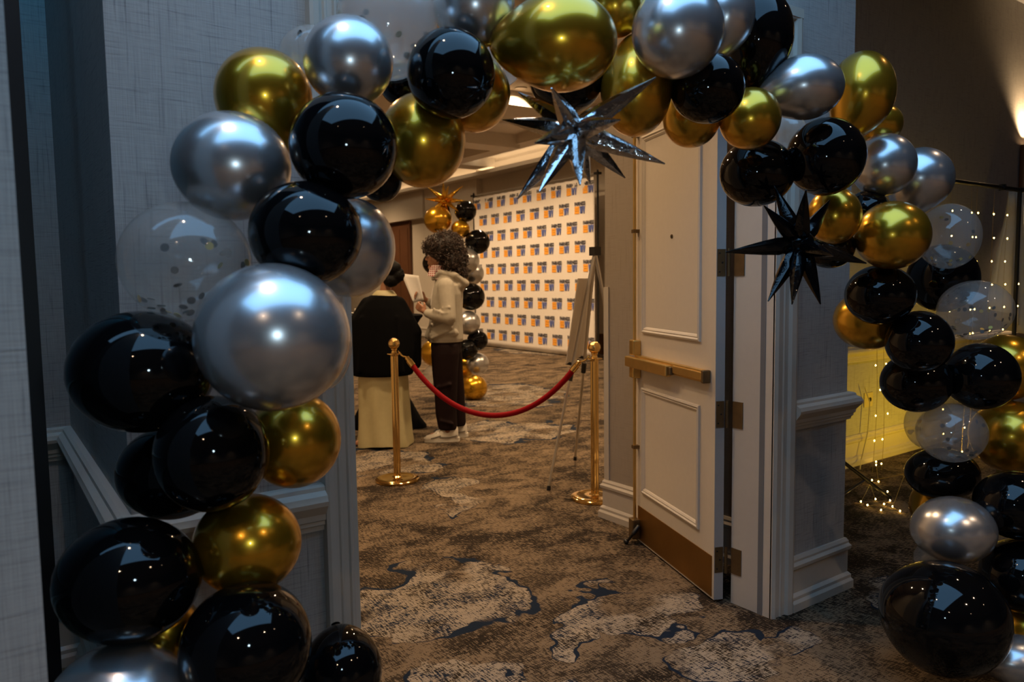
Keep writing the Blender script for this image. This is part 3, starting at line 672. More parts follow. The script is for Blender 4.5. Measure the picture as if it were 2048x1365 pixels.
for e, g, s in ((ea, pts[0], 1), (eb, pts[-1], -1)):
    g = Vector(g); n = Vector(pts[2 if s > 0 else -3]); dd = (n-g).normalized()
    MB().tube([g-dd*.05, g-dd*.045, g-dd*.02, g-dd*.018, g+dd*.03, g+dd*.032], [.010,.017,.017,.022,.022,.0195], 16).build('rope_end', M['polished'], rope)
    hk = (a if s > 0 else b)-o0; q = g-dd*.05; ctl = [q, q.lerp(hk+dh*s*.045, .5)+Vector((0,0,-.006)), hk+dh*s*.045, hk+dh*s*.035+Vector((0,0,.022)), hk+dh*s*.046+Vector((0,0,.006))]
    MB().tube(ctl, .006, 8).build('snap_hook', M['polished'], rope)

# ================================================================== BANNER
BX = 9.05
ys0, ys1 = on_X(1193, 400, BX).y, on_X(945, 400, BX).y
zt = 3.30
ban = thing('step_and_repeat_banner', 'white banner printed with rows of small logos, clamped to a black pole frame', 'banner', (BX, (ys0+ys1)/2, 0))
W = ys1-ys0; nY, nZ = 70, 30; vs = []; fs = []
for i in range(nY+1):
    for k in range(nZ+1):
        u, v = i/nY, k/nZ; y = -W/2+.06+u*(W-.12); z = .02+v*(zt-.06)
        x = .004*math.sin(u*31+v*1.5)*(.3+v*.5) + .02*max(0, v-.93)/.07*math.sin(u*95+ (v*30))
        vs.append((x, y, z))
for i in range(nY):
    for k in range(nZ): q = i*(nZ+1)+k; fs.append((q, q+nZ+1, q+nZ+2, q+1))
cl = MB().add(vs, fs).build('banner_cloth', M['fabric'], ban, smooth=60)
so = cl.modifiers.new('thickness', 'SOLIDIFY'); so.thickness = .004; so.offset = 1
for s in (-1, 1):
    MB().tube([(.03, s*W/2, 0), (.03, s*W/2, zt+.08)], .019, 12).build('upright', M['plastic'], ban)
    MB().box(-.02, .08, s*W/2-.05, s*W/2+.05, zt-.005, zt+.035).build('clamp', M['plastic'], ban, smooth=None)
    MB().box(-.35, .35, s*W/2-.15, s*W/2+.15, 0, .015).build('foot', M['plastic'], ban, smooth=None)
MB().tube([(.03,-W/2,zt+.015),(.03,W/2,zt+.015)], .014, 10).build('crossbar', M['steel'], ban)
def text_mesh(s, bold=0):
    cu = bpy.data.curves.new('txt', 'FONT'); cu.body = s; cu.size = 1; cu.offset = bold; cu.resolution_u = 2
    o = bpy.data.objects.new('txt', cu); COL.objects.link(o); dg = bpy.context.evaluated_depsgraph_get(); dg.update()
    me = bpy.data.meshes.new_from_object(o.evaluated_get(dg)); bpy.data.objects.remove(o); return me
def fit(me, y0, y1, z0, z1):             # text read from the camera's side: +X of the text runs towards -Y
    xs = [v.co.x for v in me.vertices]; zs = [v.co.y for v in me.vertices]
    X0, X1, Z0, Z1 = min(xs), max(xs), min(zs), max(zs); vs = []
    for v in me.vertices: vs.append((0, -(y0+(v.co.x-X0)/(X1-X0)*(y1-y0)), z0+(v.co.y-Z0)/(Z1-Z0)*(z1-z0)))
    return vs, [tuple(p.vertices) for p in me.polygons]
LWd, LHt = .30, .215
def logo_mesh():
    vs, fs, mi = [], [], []
    def put_(v, f, k):
        o = len(vs); vs.extend(v); fs.extend([tuple(i+o for i in q) for q in f]); mi.extend([k]*len(f))
    v, f = fit(text_mesh('FAIRNESS', .045), -LWd/2, LWd/2, LHt/2-.070, LHt/2); put_(v, f, 0)
    za, zb2 = -LHt/2, LHt/2-.080; g0 = -LWd/2+.142; ht = zb2-za          # blue W and V drawn as heavy strokes
    def stroke(x0, x1, up):
        t_ = .021; lo, hi = (za, zb2)
        q = [(x0, lo), (x0+t_, lo), (x1+t_, hi), (x1, hi)] if up else [(x0, hi), (x0+t_, hi), (x1+t_, lo), (x1, lo)]
        put_([(0, -(X_), Z_) for X_, Z_ in q], [(0,1,2,3)], 2)
    for x0, x1, up in ((0,.018,0),(.018,.036,1),(.036,.054,0),(.054,.072,1),(.090,.108,0),(.108,.128,1)): stroke(g0+x0, g0+x1, up)
    for z0, z1 in ((LHt/2-.118, LHt/2-.080), (LHt/2-.160, LHt/2-.124), (-LHt/2, LHt/2-.166)):
        put_([(0,LWd/2,z0),(0,LWd/2-.128,z0),(0,LWd/2-.128,z1),(0,LWd/2,z1)], [(0,1,2,3)], 1)
    me = bpy.data.meshes.new('printed_logo'); me.from_pydata(vs, [], fs)
    for k in ('ink', 'orange', 'blue'): me.materials.append(M[k])
    for p, k in zip(me.polygons, mi): p.material_index = k
    return me
LOGO = logo_mesh()
yA, yB = on_X(1177, 380, BX).y, on_X(955, 405, BX).y; sp = (yB-yA)/8
for r in range(9):
    z = 3.10-.352*r
    for q in range(9 if r % 2 == 0 else 9):
        y = yA + sp*(q+(.5 if r % 2 else 0)) - (ys0+ys1)/2
        if y > W/2-.2: continue
        o = put('printed_logo', LOGO, ban); u = (y+W/2-.06)/(W-.12); v = (z-.02)/(zt-.06)
        o.location = (.004*math.sin(u*31+v*1.5)*(.3+v*.5)-.008, y, z)

# ================================================================== EASEL
A, B_ = on_floor(1097, 981), on_floor(1150, 921)
hd = at_depth(1190, 503, 5.25)
Cf = Vector((hd.x+.38, hd.y-.02, 0))
es = thing('easel', 'silver tripod easel standing behind the rope', 'easel', (hd.x, hd.y, 0)); eo = es.location.copy(); hd = hd-eo
MB().box(hd.x-.030, hd.x+.030, hd.y-.028, hd.y+.028, hd.z-.03, hd.z+.03).build('head_clamp', M['plastic'], es, smooth=None)
legdir = []
for q in (A, B_, Cf):
    ft = Vector((q.x, q.y, .012))-eo; top = hd + (ft-hd).normalized()*.03; mid = top.lerp(ft, .52)
    l = MB(); l.tube([top, mid], .0125, 10); l.tube([mid, ft], .0095, 10); lg = l.build('leg', M['steel'], es)
    MB().tube([mid+(top-mid)*.05, mid-(top-mid)*.04], .019, 10).build('leg_lock', M['plastic'], lg)
    MB().tube([ft+(top-ft)*.012, ft-Vector((0,0,.012))], [.013,.015], 10).build('rubber_foot', M['plastic'], lg)
    legdir.append((top, ft))
# foam board resting on the two near legs
la = legdir[0][0].lerp(legdir[0][1], .47); lb = legdir[1][0].lerp(legdir[1][1], .47)
along = (lb-la); along.z = 0; along.normalize(); upv = ((legdir[0][0]-la)+(legdir[1][0]-lb)).normalized(); nrm = along.cross(upv).normalized()
outw = nrm if nrm.dot(Vector((A.x+B_.x, A.y+B_.y, 0))/2-eo) > 0 else -nrm
for k, l0 in enumerate((la, lb)):
    MB().tube([l0-outw*.01, l0+outw*.05], .011, 8).build('ledge_peg', M['plastic'], es)
bd = thing('foam_board', 'blank cream foam board leaning on the easel', 'board', eo+(la+lb)/2+outw*.030)
vs = []
for s in (0, .006):
    for uu, vv in ((-.29, .005), (.29, .005), (.29, .60), (-.29, .60)): vs.append(tuple(along*uu + upv*vv + outw*s))
MB().add(vs, [(0,3,2,1),(4,5,6,7),(0,1,5,4),(1,2,6,5),(2,3,7,6),(3,0,4,7)]).build('board_sheet', M['board'], bd, smooth=None)

# ================================================================== COCKTAIL TABLE
tp = on_floor(775, 856)
tb = thing('cocktail_table', 'high round table under a fitted black stretch cover', 'table', (tp.x, tp.y, 0), R(-35.3))
rs = []; seg = 32
for z, r0, lobe in ((0,.30,.09),(.03,.30,.09),(.10,.26,.075),(.3,.19,.04),(.55,.17,.02),(.8,.21,.01),(1.0,.30,.0),(1.08,.355,0),(1.105,.375,0),(1.12,.375,0),(1.125,.36,0)):
    rs.append([((r0+lobe*math.cos(4*2*math.pi*j/seg))*math.cos(2*math.pi*j/seg), (r0+lobe*math.cos(8*math.pi*j/seg))*math.sin(2*math.pi*j/seg), z) for j in range(seg)])
MB().rings(rs).build('stretch_cover', M['black_cloth'], tb, smooth=60)
rot = Matrix.Rotation(R(-35.3), 3, 'Z')
def table_pt(x, y, z=1.125): v = rot@Vector((x, y, 0)); return (tp.x+v.x, tp.y+v.y, z)
for k in range(3):
    o = MB().lathe([(.03,0),(.085,.006),(.09,.010),(.03,.004)], seg=24).build('plate', M['ceramic']); o.location = table_pt(-.26, -.08, 1.1252+.009*k)
    tag(o, 'small white plate stacked at the edge of the black table', 'plate', 'plates on the black table')
v = thing('votive_candle', 'lit amber glass votive on the black table', 'candle', table_pt(-.29, .12))
MB().lathe([(.022,0),(.028,.004),(.032,.06),(.029,.06),(.025,.008),(.001,.008)], seg=20).build('glass', M['ceramic'], v)
MB().lathe([(.002,.010),(.006,.022),(.004,.034),(.001,.045)], seg=10).build('flame', M['candle'], v)
bx = MB().box(-.07,.07,-.05,.05,0,.05).build('napkin_box', M['plastic'], smooth=None); bx.location = table_pt(-.17, .18, 1.1252); tag(bx, 'small black box on the black table behind the plates', 'box')

# ================================================================== PEOPLE
def hand(mb, wrist, pd, fd, side, curl=1.0, s=1.0):
    """palm from the wrist along pd, fingers curl towards fd; side is the across-palm direction, thumb on +side"""
    w0 = Vector(wrist); pd = Vector(pd).normalized(); fd = Vector(fd); fd = (fd-pd*fd.dot(pd)).normalized(); sd = Vector(side); sd = (sd-pd*sd.dot(pd)-fd*sd.dot(fd)).normalized()
    mb.cap(w0, .026*s, w0+pd*.03*s, .027*s)
    for k in (-1.5, -.5, .5, 1.5): mb.cap(w0+pd*.02*s+sd*k*.011*s, .015*s, w0+pd*.085*s+sd*k*.019*s, .0115*s, 10)
    for k, ln in ((-1.5,.8),(-.5,.95),(.5,1.0),(1.5,.92)):
        p = w0+pd*.088*s+sd*k*.0195*s; ang = .35*curl; r = .0098*s
        for seg_, l in enumerate((.036,.026,.020)):
            dd = pd*math.cos(ang)+fd*math.sin(ang); q = p+dd*l*ln*s; mb.cap(p, r, q, r*.9, 8); p = q; r *= .9; ang += .85*curl
    p = w0+pd*.028*s+sd*.026*s; d1 = (pd*.7+sd*.75+fd*.25*curl).normalized(); q = p+d1*.040*s; mb.cap(p, .0125*s, q, .011*s, 8)
    d2 = (pd*.85+sd*.1+fd*.6*curl).normalized(); mb.cap(q, .011*s, q+d2*.030*s, .009*s, 8)
mp = on_floor(896, 878)
man = thing('person', 'person in oatmeal hoodie with big dark curly hair reading a sheet of paper', 'person', (mp.x, mp.y, 0), R(-35.3))
b = MB()
hc = Vector((-.055, 0, 1.675))
b.ell(hc+Vector((.02,0,.03)), (.098,.078,.105)); b.ell(hc+Vector((-.035,0,-.03)), (.058,.058,.085))            # skull and face
b.cap(hc+Vector((-.055,0,-.095)), .030, hc+Vector((-.070,0,-.105)), .024); b.cap(hc+Vector((0,.035,-.06)), .03, hc+Vector((-.055,.0,-.10)), .026); b.cap(hc+Vector((0,-.035,-.06)), .03, hc+Vector((-.055,.0,-.10)), .026)
b.cap(hc+Vector((-.088,0,.008)), .009, hc+Vector((-.108,0,-.030)), .0125); b.ell(hc+Vector((-.098,.012,-.034)), (.012,.010,.008)); b.ell(hc+Vector((-.098,-.012,-.034)), (.012,.010,.008))
b.cap(hc+Vector((-.086,-.026,.018)), .009, hc+Vector((-.086,.026,.018)), .009)
b.ell(hc+Vector((-.088,0,-.060)), (.012,.022,.007)); b.ell(hc+Vector((-.085,0,-.072)), (.012,.018,.007))
for s in (-1, 1): b.ell(hc+Vector((.012,s*.080,-.01)), (.020,.008,.030))
b.cap((-.02,0,1.44), .062, (-.035,0,1.60), .052)
b.loft([(.0,0,.90,.11,.12),(.0,0,1.1,.11,.14),(.02,0,1.3,.12,.17),(.02,0,1.42,.09,.17),(-.01,0,1.48,.06,.09)])
nw, fw = Vector((-.150,-.215,1.175)), Vector((-.185,.105,1.275))
b.cap((.02,-.17,1.41), .055, (.055,-.235,1.13), .042); b.cap((.055,-.235,1.13), .040, nw, .027)
b.cap((.02,.17,1.41), .055, (.0,.235,1.13), .042); b.cap((.0,.235,1.13), .040, fw, .027)
hand(b, nw, (-.75,.12,.55), (.25,.9,.25), (-.3,.1,.95), 1.25, .92)
hand(b, fw, (-.85,-.25,.42), (.2,-.95,.15), (.1,.1,.99), 1.0, .92)
for y, xo in ((-.10,-.01),(.10,.06)):
    b.cap((0,y*.8,.86), .075, (xo*.6,y,.50), .060); b.cap((xo*.6,y,.50), .062, (xo+.02,y,.09), .042); b.cap((xo+.02,y,.06), .04, (xo-.12,y,.045), .033)
body = skin(b, 'body', M['skin'], man, .0062, 2)
for s in (-1, 1): MB().ell(hc+Vector((-.084,s*.030,.002)), (.011,.013,.009)).build('eye', M['eye'], man); 
h = MB()
h.loft([(-.005,0,.905,.160,.165),(-.005,0,.93,.165,.170),(0,0,.955,.158,.168),(.0,0,1.05,.155,.172),(.012,0,1.2,.145,.185),(.025,0,1.33,.140,.205),(.028,0,1.41,.125,.205),(.02,0,1.46,.095,.155),(.0,0,1.50,.072,.09)])
h.cap((.022,-.175,1.40), .078, (.052,-.245,1.13), .064); h.cap((.052,-.245,1.13), .062, (-.09,-.228,1.155), .052); h.cap((-.09,-.228,1.155), .050, (-.135,-.220,1.168), .040)
h.cap((.022,.175,1.40), .078, (.0,.245,1.13), .064); h.cap((.0,.245,1.13), .060, (-.12,.16,1.225), .050); h.cap((-.12,.16,1.225), .048, (-.168,.12,1.262), .038)
for k in range(12):                                  # hood lying on the shoulders, open at the throat
    a0, a1 = R(-140+k*23.3), R(-140+(k+1)*23.3)
    f0 = lambda a: Vector((.035+.085*math.cos(a), .105*math.sin(a), 1.475-.030*math.cos(a)+.0))
    h.cap(f0(a0), .030+.018*max(0,math.cos(a0)), f0(a1), .030+.018*max(0,math.cos(a1)))
h.ell((.125,0,1.41), (.062,.125,.080)); h.cap((.10,-.125,1.50), .030, (.185,-.06,1.425), .034); h.cap((.185,-.06,1.425), .034, (.185,.06,1.425), .034); h.cap((.185,.06,1.425), .034, (.10,.125,1.50), .030)
h.cap((.10,-.125,1.50), .030, (-.03,-.10,1.53), .024); h.cap((-.03,-.10,1.53), .024, (-.10,-.055,1.47), .018)
for q in range(4):                                  # sleeve and waist folds
    h.cap((.0-.025*q,-.292+.006*q,1.17+.012*q), .013, (.015-.03*q,-.268,1.095+.012*q), .011); h.cap((.095-.02*q,-.20,1.10-.03*q), .016, (-.11,-.165-.004*q,1.03-.028*q), .012)
h.cap((-.155,-.10,.96), .030, (-.125,-.13,1.05), .018); h.cap((.10,-.14,.985), .03, (-.10,-.145,.955), .03)
for z, y, l in ((1.02,-.16,.10),(1.09,-.17,.08),(.985,-.15,.11)): h.cap((-.10,y*.95,z), .014, (-.10+l*1.5,y*1.06,z+.05), .010)
h.cap((.045,-.295,1.17), .012, (-.02,-.28,1.165), .010); h.cap((.06,-.29,1.22), .012, (.0,-.272,1.21), .010)
ho = skin(h, 'hoodie', M['hoodie'], man, .008, 3)
MB().tube([(-.075,-.045,1.47),(-.10,-.05,1.40),(-.12,-.052,1.30),(-.125,-.05,1.23)], .0035, 6).build('drawstring', M['white'], ho)
MB().loft([(-.005,0,.898,.150,.158),(-.005,0,.905,.158,.166),(-.005,0,.948,.158,.166),(-.005,0,.952,.152,.160)], seg=36).build('waistband', M['hoodie'], ho)
c = MB()
c.loft([(-.025,0,1.465,.092,.095),(-.036,0,1.50,.088,.088),(-.046,0,1.555,.078,.080),(-.052,0,1.59,.070,.074),(-.050,0,1.595,.062,.066),(-.02,0,1.48,.062,.066)])
c.add([(-.125,-.02,1.585),(-.150,-.050,1.50),(-.085,-.100,1.49),(-.060,-.080,1.58)], [(0,1,2,3)])
c.build('shirt_collar', M['plaid'], man, smooth=60)
tr = MB()
tr.loft([(0,0,.80,.135,.155),(0,0,.86,.140,.160),(0,0,.94,.135,.155)])
for y, xo in ((-.092,-.012),(.092,.055)):
    tr.loft([(xo+.025,y,.105,.082,.074),(xo+.02,y,.13,.088,.080),(xo+.008,y,.25,.096,.084),(xo*.8+.006,y,.45,.104,.088),(xo*.5,y,.62,.115,.098),(xo*.2,y*.9,.80,.128,.110),(0,y*.8,.88,.12,.10)])
tr.cap((-.07,-.17,.50), .016, (.05,-.185,.53), .012); tr.cap((-.05,-.17,.20), .014, (.06,-.175,.17), .012)
skin(tr, 'trousers', M['trousers'], man, .010, 4)
def shoe(x, y, a, parent):
    rt = Matrix.Rotation(a, 3, 'Z'); P = lambda v: tuple(rt@Vector(v)+Vector((x,y,0)))
    rows = [(-.205,.045,.030,.030),(-.19,.050,.040,.042),(-.14,.060,.047,.055),(-.08,.072,.045,.075),(-.03,.088,.042,.10),(.02,.098,.042,.125),(.06,.098,.043,.130),(.085,.085,.038,.115),(.098,.070,.025,.085)]
    m = MB(); m.rings([[P((xx, w_*math.cos(t_)*1.0, max(.014, .03+(hh-.03)*max(0,math.sin(t_)) + (-.016 if math.sin(t_) < 0 else 0)))) for t_ in [2*math.pi*j/16 for j in range(16)]] for xx, _, w_, hh in [(r_[0], r_[1], r_[2]*1.08, r_[3]*1.28) for r_ in rows]])
    s = m.build('shoe', M['shoe'], parent, smooth=60)
    m = MB(); outl = [(-.215,0),(-.205,.030),(-.15,.047),(-.08,.047),(0,.042),(.06,.045),(.10,.032),(.112,0)]
    ring = outl+[(u,-v) for u, v in outl[-2:0:-1]]
    m.rings([[P((u*1.0, v*1.06, zz)) for u, v in ring] for zz in (.0, .004, .024, .034)]); m.build('sole', M['sole'], s)
    for u0, u1, z0, z1 in ((-.15,-.06,.035,.06),(-.07,.03,.045,.045),(.03,.09,.05,.06)):
        MB().tube([P((u0,-.049,z0)),P(((u0+u1)/2,-.050,(z0+z1)/2)),P((u1,-.047,z1))], .006, 6).build('shoe_stripe', M['accent'], s)
    for k in range(4): MB().tube([P((-.10+k*.03,-.030,.080+k*.013)),P((-.10+k*.03,0,.094+k*.013)),P((-.10+k*.03,.030,.080+k*.013))], .0035, 6).build('lace', M['white'], s)
shoe(.005, -.10, R(4), man); shoe(.072, .10, R(-6), man)
# curly hair: a soft core covered in small coils
hm = MB(); hcn = Vector((-.005,0,1.700))
hm.ell(hcn+Vector((.015,0,.045)), (.165,.165,.135)); hm.ell(hcn+Vector((.085,0,-.06)), (.115,.150,.14)); hm.ell(hcn+Vector((-.095,0,.055)), (.075,.12,.07))
hm.ell(hcn+Vector((.13,0,-.14)), (.065,.12,.09))
hr = skin(hm, 'hair', M['hair'], man, .016, 3)
cu = MB(); rnd = random.Random(3)
me = hr.data; polys = list(me.polygons); rnd.shuffle(polys); cnt = 0
for p in polys:
    if cnt >= 950: break
    nrm = p.normal.copy(); ctr = p.center.copy()
    if ctr.x < -.075 and ctr.z < 1.695: continue
    if ctr.x < -.03 and ctr.z < 1.66: continue
    cnt += 1
    d0 = (nrm+Vector((rnd.uniform(-.5,.5),rnd.uniform(-.5,.5),rnd.uniform(-.7,.3)))).normalized()
    a0 = d0.cross(Vector((.3,.2,1))).normalized(); b0 = d0.cross(a0); L = rnd.uniform(.025,.055); rr = rnd.uniform(.007,.012); ph = rnd.uniform(0,6.28)
    cu.tube([ctr-nrm*.01+d0*(L*i/9)+(a0*math.cos(ph+i*1.15)+b0*math.sin(ph+i*1.15))*rr for i in range(10)], .0032, 4)
ob = cu.build('curls', M['hair_hi'], hr, smooth=80); ob['kind'] = 'stuff'
# the sheet of paper in his hands
pm = Matrix.Rotation(R(-35.3), 3, 'Z')
vs = []; fs = []
q00, q10, q11, q01 = Vector((-.295,.045,1.255)), Vector((-.195,.02,1.275)), Vector((-.24,.03,1.50)), Vector((-.405,.075,1.525))
for i in range(7):
    for k in range(9):
        u, v = i/6, k/8; p = q00*(1-u)*(1-v)+q10*u*(1-v)+q11*u*v+q01*(1-u)*v; p.y += .02*math.sin(u*3.1); vs.append(tuple(p))
for i in range(6):
    for k in range(8): q = i*9+k; fs.append((q,q+9,q+10,q+1))
ps = MB().add(vs, fs).build('paper_sheet', M['white'], smooth=60); ps.location = (mp.x, mp.y, 0); ps.rotation_euler = (0,0,R(-35.3))
ps.modifiers.new('t', 'SOLIDIFY').thickness = .0012
tag(ps, 'white sheet of paper held up by the person in the hoodie', 'paper')

wp = on_floor(770, 891)
wo = thing('person', 'person seen from behind in a loose black top and long cream skirt', 'person', (wp.x, wp.y, 0), R(-35.3))
b = MB(); hc = Vector((.055, .02, 1.535))
b.ell(hc+Vector((0,0,.03)), (.078,.095,.105)); b.ell(hc+Vector((-.01,.05,-.04)), (.055,.055,.08)); b.cap(hc+Vector((-.012,.105,.0)), .009, hc+Vector((-.014,.118,-.03)), .012)
for s in (-1, 1): b.ell(hc+Vector((s*.080,.01,-.01)), (.008,.020,.030))
b.cap((.035,.0,1.30), .052, (.05,.01,1.46), .046)
b.loft([(.0,0,.80,.16,.12),(.0,0,1.0,.13,.11),(.01,0,1.2,.14,.10),(.02,0,1.29,.10,.08),(.03,0,1.36,.06,.06)])
for s in (-1, 1):
    e = Vector((.02+s*.26,.02,1.02)); wv = Vector((.02+s*.20,.24,1.10))
    b.cap((.02+s*.125,0,1.235), .04, e, .038); b.cap(e, .038, wv, .026); hand(b, wv, (-s*.4,.9,.1), (0,.3,-1), (-s,-.3,.2), .6, .85)
    b.cap((s*.09,0,.85), .09, (s*.09,0,.48), .06); b.cap((s*.09,0,.48), .058, (s*.10,0,.08), .036)
b.cap((.10,0,.05), .034, (.11,.14,.03), .028); b.cap((-.10,-.0,.05), .036, (-.235,-.03,.028), .026)
skin(b, 'body', M['skin'], wo, .008, 2)
k = MB(); k.ell(hc+Vector((0,-.015,.035)), (.094,.108,.112)); k.ell(hc+Vector((.095,-.055,-.03)), (.062,.060,.060)); k.ell(hc+Vector((.045,-.07,-.075)), (.070,.055,.060)); k.ell(hc+Vector((.118,-.04,-.015)), (.040,.048,.048)); k.ell(hc+Vector((.05,-.06,.03)), (.085,.075,.07))
for q in range(9): k.ell(hc+Vector((.095+.055*math.cos(q*.7), -.06, -.03+.055*math.sin(q*.7))), (.018,.025,.018))
skin(k, 'hair', M['black_hair'], wo, .009, 2)
k = MB()
k.loft([(-.005,0,.63,.255,.20),(-.005,0,.64,.270,.21),(-.005,0,.70,.290,.215),(0,0,.85,.305,.215),(0,0,1.0,.295,.20),(.005,0,1.12,.275,.185),(.01,0,1.22,.212,.160),(.015,0,1.285,.165,.13),(.02,0,1.325,.125,.105),(.02,0,1.335,.11,.095)])
k.cap((-.115,0,1.25), .072, (-.265,.02,1.0), .085); k.cap((.150,0,1.25), .072, (.275,.02,1.0), .075); k.cap((-.265,.02,1.0), .08, (-.275,.02,.76), .07); k.cap((.275,.02,1.0), .07, (.285,.02,.73), .055)
k.cap((.275,.02,1.0), .07, (.23,.20,1.08), .05); k.cap((-.265,.02,1.0), .07, (-.19,.20,1.08), .05)
for x in (-.18,-.08,.03,.12,.2): k.cap((x,-.19,.68), .022, (x*.8,-.15,1.15), .012)
skin(k, 'black_top', M['black_cloth'], wo, .012, 4)
MB().loft([(.03,0,1.30,.118,.105),(.03,0,1.335,.108,.096),(.033,0,1.362,.085,.080),(.035,0,1.376,.068,.066),(.035,0,1.36,.055,.055)]).build('neckline_band', M['skirt'], wo, smooth=60)
sk = MB(); rs = []
for z, rx, ry, am in ((.015,.245,.20,.014),(.03,.245,.20,.016),(.10,.235,.19,.016),(.25,.226,.18,.013),(.45,.220,.172,.009),(.66,.215,.168,.005),(.85,.19,.15,.0)):
    rs.append([((rx+am*math.sin(7*t_+z*3))*math.cos(t_), (ry+am*math.sin(7*t_+z*3))*math.sin(t_), z+.012*math.sin(3*t_)*(z < .05)) for t_ in [2*math.pi*j/56 for j in range(56)]])
sk.rings(rs).build('skirt', M['skirt'], wo, smooth=60)
MB().loft([(-.19,-.02,.0,.075,.038),(-.19,-.02,.012,.078,.040),(-.19,-.02,.016,.074,.036)]).build('sandal', M['plastic'], wo)

# ================================================================== RECESS WITH THE LIGHT CURTAIN
BY = 2.60
pL, pR = 4.35, on_Y(2040, 375, BY).x; zb = on_Y(1970, 371, BY).z
st = thing('backdrop_stand', 'black pipe frame holding the fairy light curtain', 'stand', ((pL+pR)/2, BY, 0)); so_ = st.location
MB().tube([(pL-so_.x-.06,0,zb),(pR-so_.x+.05,0,zb)], .017, 10).build('crossbar', M['plastic'], st)
for x in (pL, pR):
    xx = x-so_.x; MB().tube([(xx,0,.03),(xx,0,zb+.02)], [.016,.016], 10).build('upright', M['plastic'], st)
    MB().tube([(xx,0,.27),(xx,0,.33)], .024, 10).build('collar', M['plastic'], st)
    for a in (-18, 100, 185):
        l = MB(); q = Vector((xx+.40*math.cos(R(a)), .40*math.sin(R(a)), .012)); l.tube([(xx,0,.30), q], .012, 8); l.tube([Vector((xx,0,.06)), Vector((xx,0,.30)).lerp(q,.5)], .008, 6); l.build('leg', M['plastic'], st)
for k in range(3):
    x = pL+.35+k*.9-so_.x; MB().box(x-.012, x+.012, -.022, .022, zb-.02, zb+.026).build('clip', M['plastic'], st, smooth=None)
BULB = MB().ell((0,0,0), (.0042,.0042,.006), seg=8, rings=6).mesh('bulb', 60); BULB.materials.append(M['fairy'])
def strand(pts, label, bulbs, sub=None):
    o = Vector(pts[0]); t = thing('fairy_light_strand', label, 'fairy lights', o, 0, 'fairy light curtain')
    MB().tube([Vector(p)-o for p in pts], .0012, 5).build('wire', M['wire'], t)
    for q in bulbs: bb = put('bulb', BULB, t); bb.location = Vector(q)-o
rnd = random.Random(11)
xs = [on_Y(px_, 500, BY+.03).x for px_ in (1948, 1981, 2007, 2033)]+[5.72, 6.05]
xs2 = [on_Y(1750, 850, BY+.2).x, on_Y(1765, 850, BY+.2).x]
for n_, x in enumerate(xs+xs2):
    low = n_ >= len(xs); y = BY+(.2 if low else .02); z = zb-.02; zend = .02 if low or rnd.random() < .6 else .35
    pts = []; bl = []; zz = z; k = 0
    while zz > zend:
        wv = .018*math.sin(zz*5+n_); pts.append((x+wv, y+.01*math.cos(zz*4+n_), zz)); zz -= .06; k += 1
        if k % (3 if low else 3) == 1 and k > 2: bl.append((pts[-1][0]+rnd.choice((-1,1))*rnd.uniform(.01,.035 if low else .012), pts[-1][1]-.008, pts[-1][2]-.006))
    strand(pts, 'warm fairy light strand reaching the carpet in front of the yellow wall' if low else 'warm fairy light strand hanging from the black crossbar', bl)
pts = []; bl = []
for k, (x_, y_) in enumerate(((1752,925),(1757,965),(1740,968),(1751,1000),(1775,985),(1780,1003),(1768,1010),(1735,1012),(1762,1022),(1800,1024),(1785,1015),(1810,948),(1744,962),(1722,1005))):
    p = on_floor(x_, y_, .010); p.z = .010; pts.append(tuple(p)); bl.append((p.x, p.y, .014))
strand(pts, 'tangle of warm fairy lights lying on the carpet by the stand leg', bl)
up = thing('added_uplight', 'small amber floor can added to light the recess wall', 'lamp', (5.9, 2.25, 0))  # unseen can, added to light the recess wall yellow
MB().lathe([(.07,0),(.075,.005),(.075,.13),(.068,.14),(.06,.13)], seg=24).build('housing', M['plastic'], up)
MB().lathe([(.060,.128),(.060,.132)], seg=24).build('lens', M['added_amber'], up)
light('added_uplight_beam', 'SPOT', (5.9, 2.25, .16), 36, (1.0, .62, .02), .04, rot=(R(112), 0, R(4)), spot=R(150), blend=1.0)
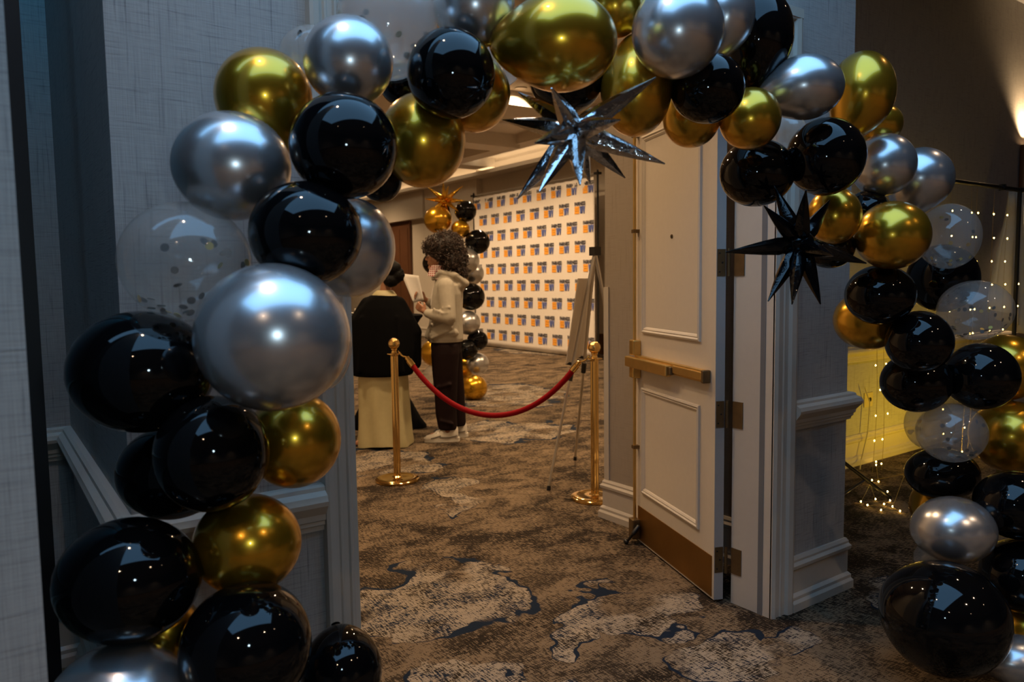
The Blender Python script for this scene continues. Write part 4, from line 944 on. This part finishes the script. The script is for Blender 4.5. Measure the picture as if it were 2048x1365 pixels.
# sconce
sp_ = on_Y(2043, 335, 3.12)
sn = thing('wall_sconce', 'copper up and down wall sconce glowing in the recess', 'lamp', (sp_.x, 3.12, sp_.z))
MB().box(-.05, .05, -.02, 0, -.20, .20).build('back_plate', M['copper'], sn, smooth=None)
sh = MB()
sh.rings([[(.085*math.cos(a), -.02-.10*math.sin(a), z) for a in [math.pi*j/12 for j in range(13)]]+[(-.08,-.02,z),(.08,-.02,z)] for z in (-.20,.20)], cap=False); sh.build('shade', M['copper'], sn, smooth=50)
for z in (-.15, .15): MB().ell((0,-.06,z), (.03,.03,.04)).build('bulb', M['sconce_glow'], sn)
for z, rx in ((.26, R(168)), (-.26, R(-12))):
    light('sconce_beam', 'SPOT', (sp_.x, 3.12-.08, sp_.z+z), RECESS_W*6, (1.0, .66, .34), .03, rot=(rx, 0, 0), spot=R(110), blend=1.0)
# sheer cloth thrown over the frame end
dr = MB(); vs = []; fs = []
x0, x1 = on_Y(2016, 500, BY+.1).x, pR+.45
for i in range(25):
    for k in range(17):
        u, v = i/24, k/16; left = x0+.14*max(0, 1-v*2.2)+.05*math.sin(v*5)
        x = left+(x1-left)*u; z = zb+.02-v*(.95+.25*u); vs.append((x-pR, .06*math.sin(u*17)*(.3+v), z))
for i in range(24):
    for k in range(16): q = i*17+k; fs.append((q,q+17,q+18,q+1))
do = dr.add(vs, fs).build('sheer_drape', M['sheer'], smooth=60); do.location = (pR, BY+.16, 0); do.modifiers.new('t', 'SOLIDIFY').thickness = .002
tag(do, 'pale sheer cloth hanging off the end of the black pipe frame', 'drape')
op = on_Y(1737, 800, 3.115)
ot = thing('wall_outlet', 'outlet plate on the yellow lit wall', 'outlet', (op.x, 3.12, op.z))
MB().box(-.06, .06, -.006, 0, -.055, .055).build('plate', M['outlet'], ot, smooth=None)
MB().tube([(.02,-.010,0),(.02,-.004,0)], .017, 14).build('socket', M['plastic'], ot)
cb = MB(); cb.tube([(op.x-.12,3.08,.60),(op.x-.06,3.07,.48),(op.x-.08,3.07,.25),(op.x-.16,3.07,.05),(op.x-.3,3.0,.008)], .004, 6)
tag(cb.build('power_cord', M['outlet']), 'pale power cord running down the yellow wall', 'cord')
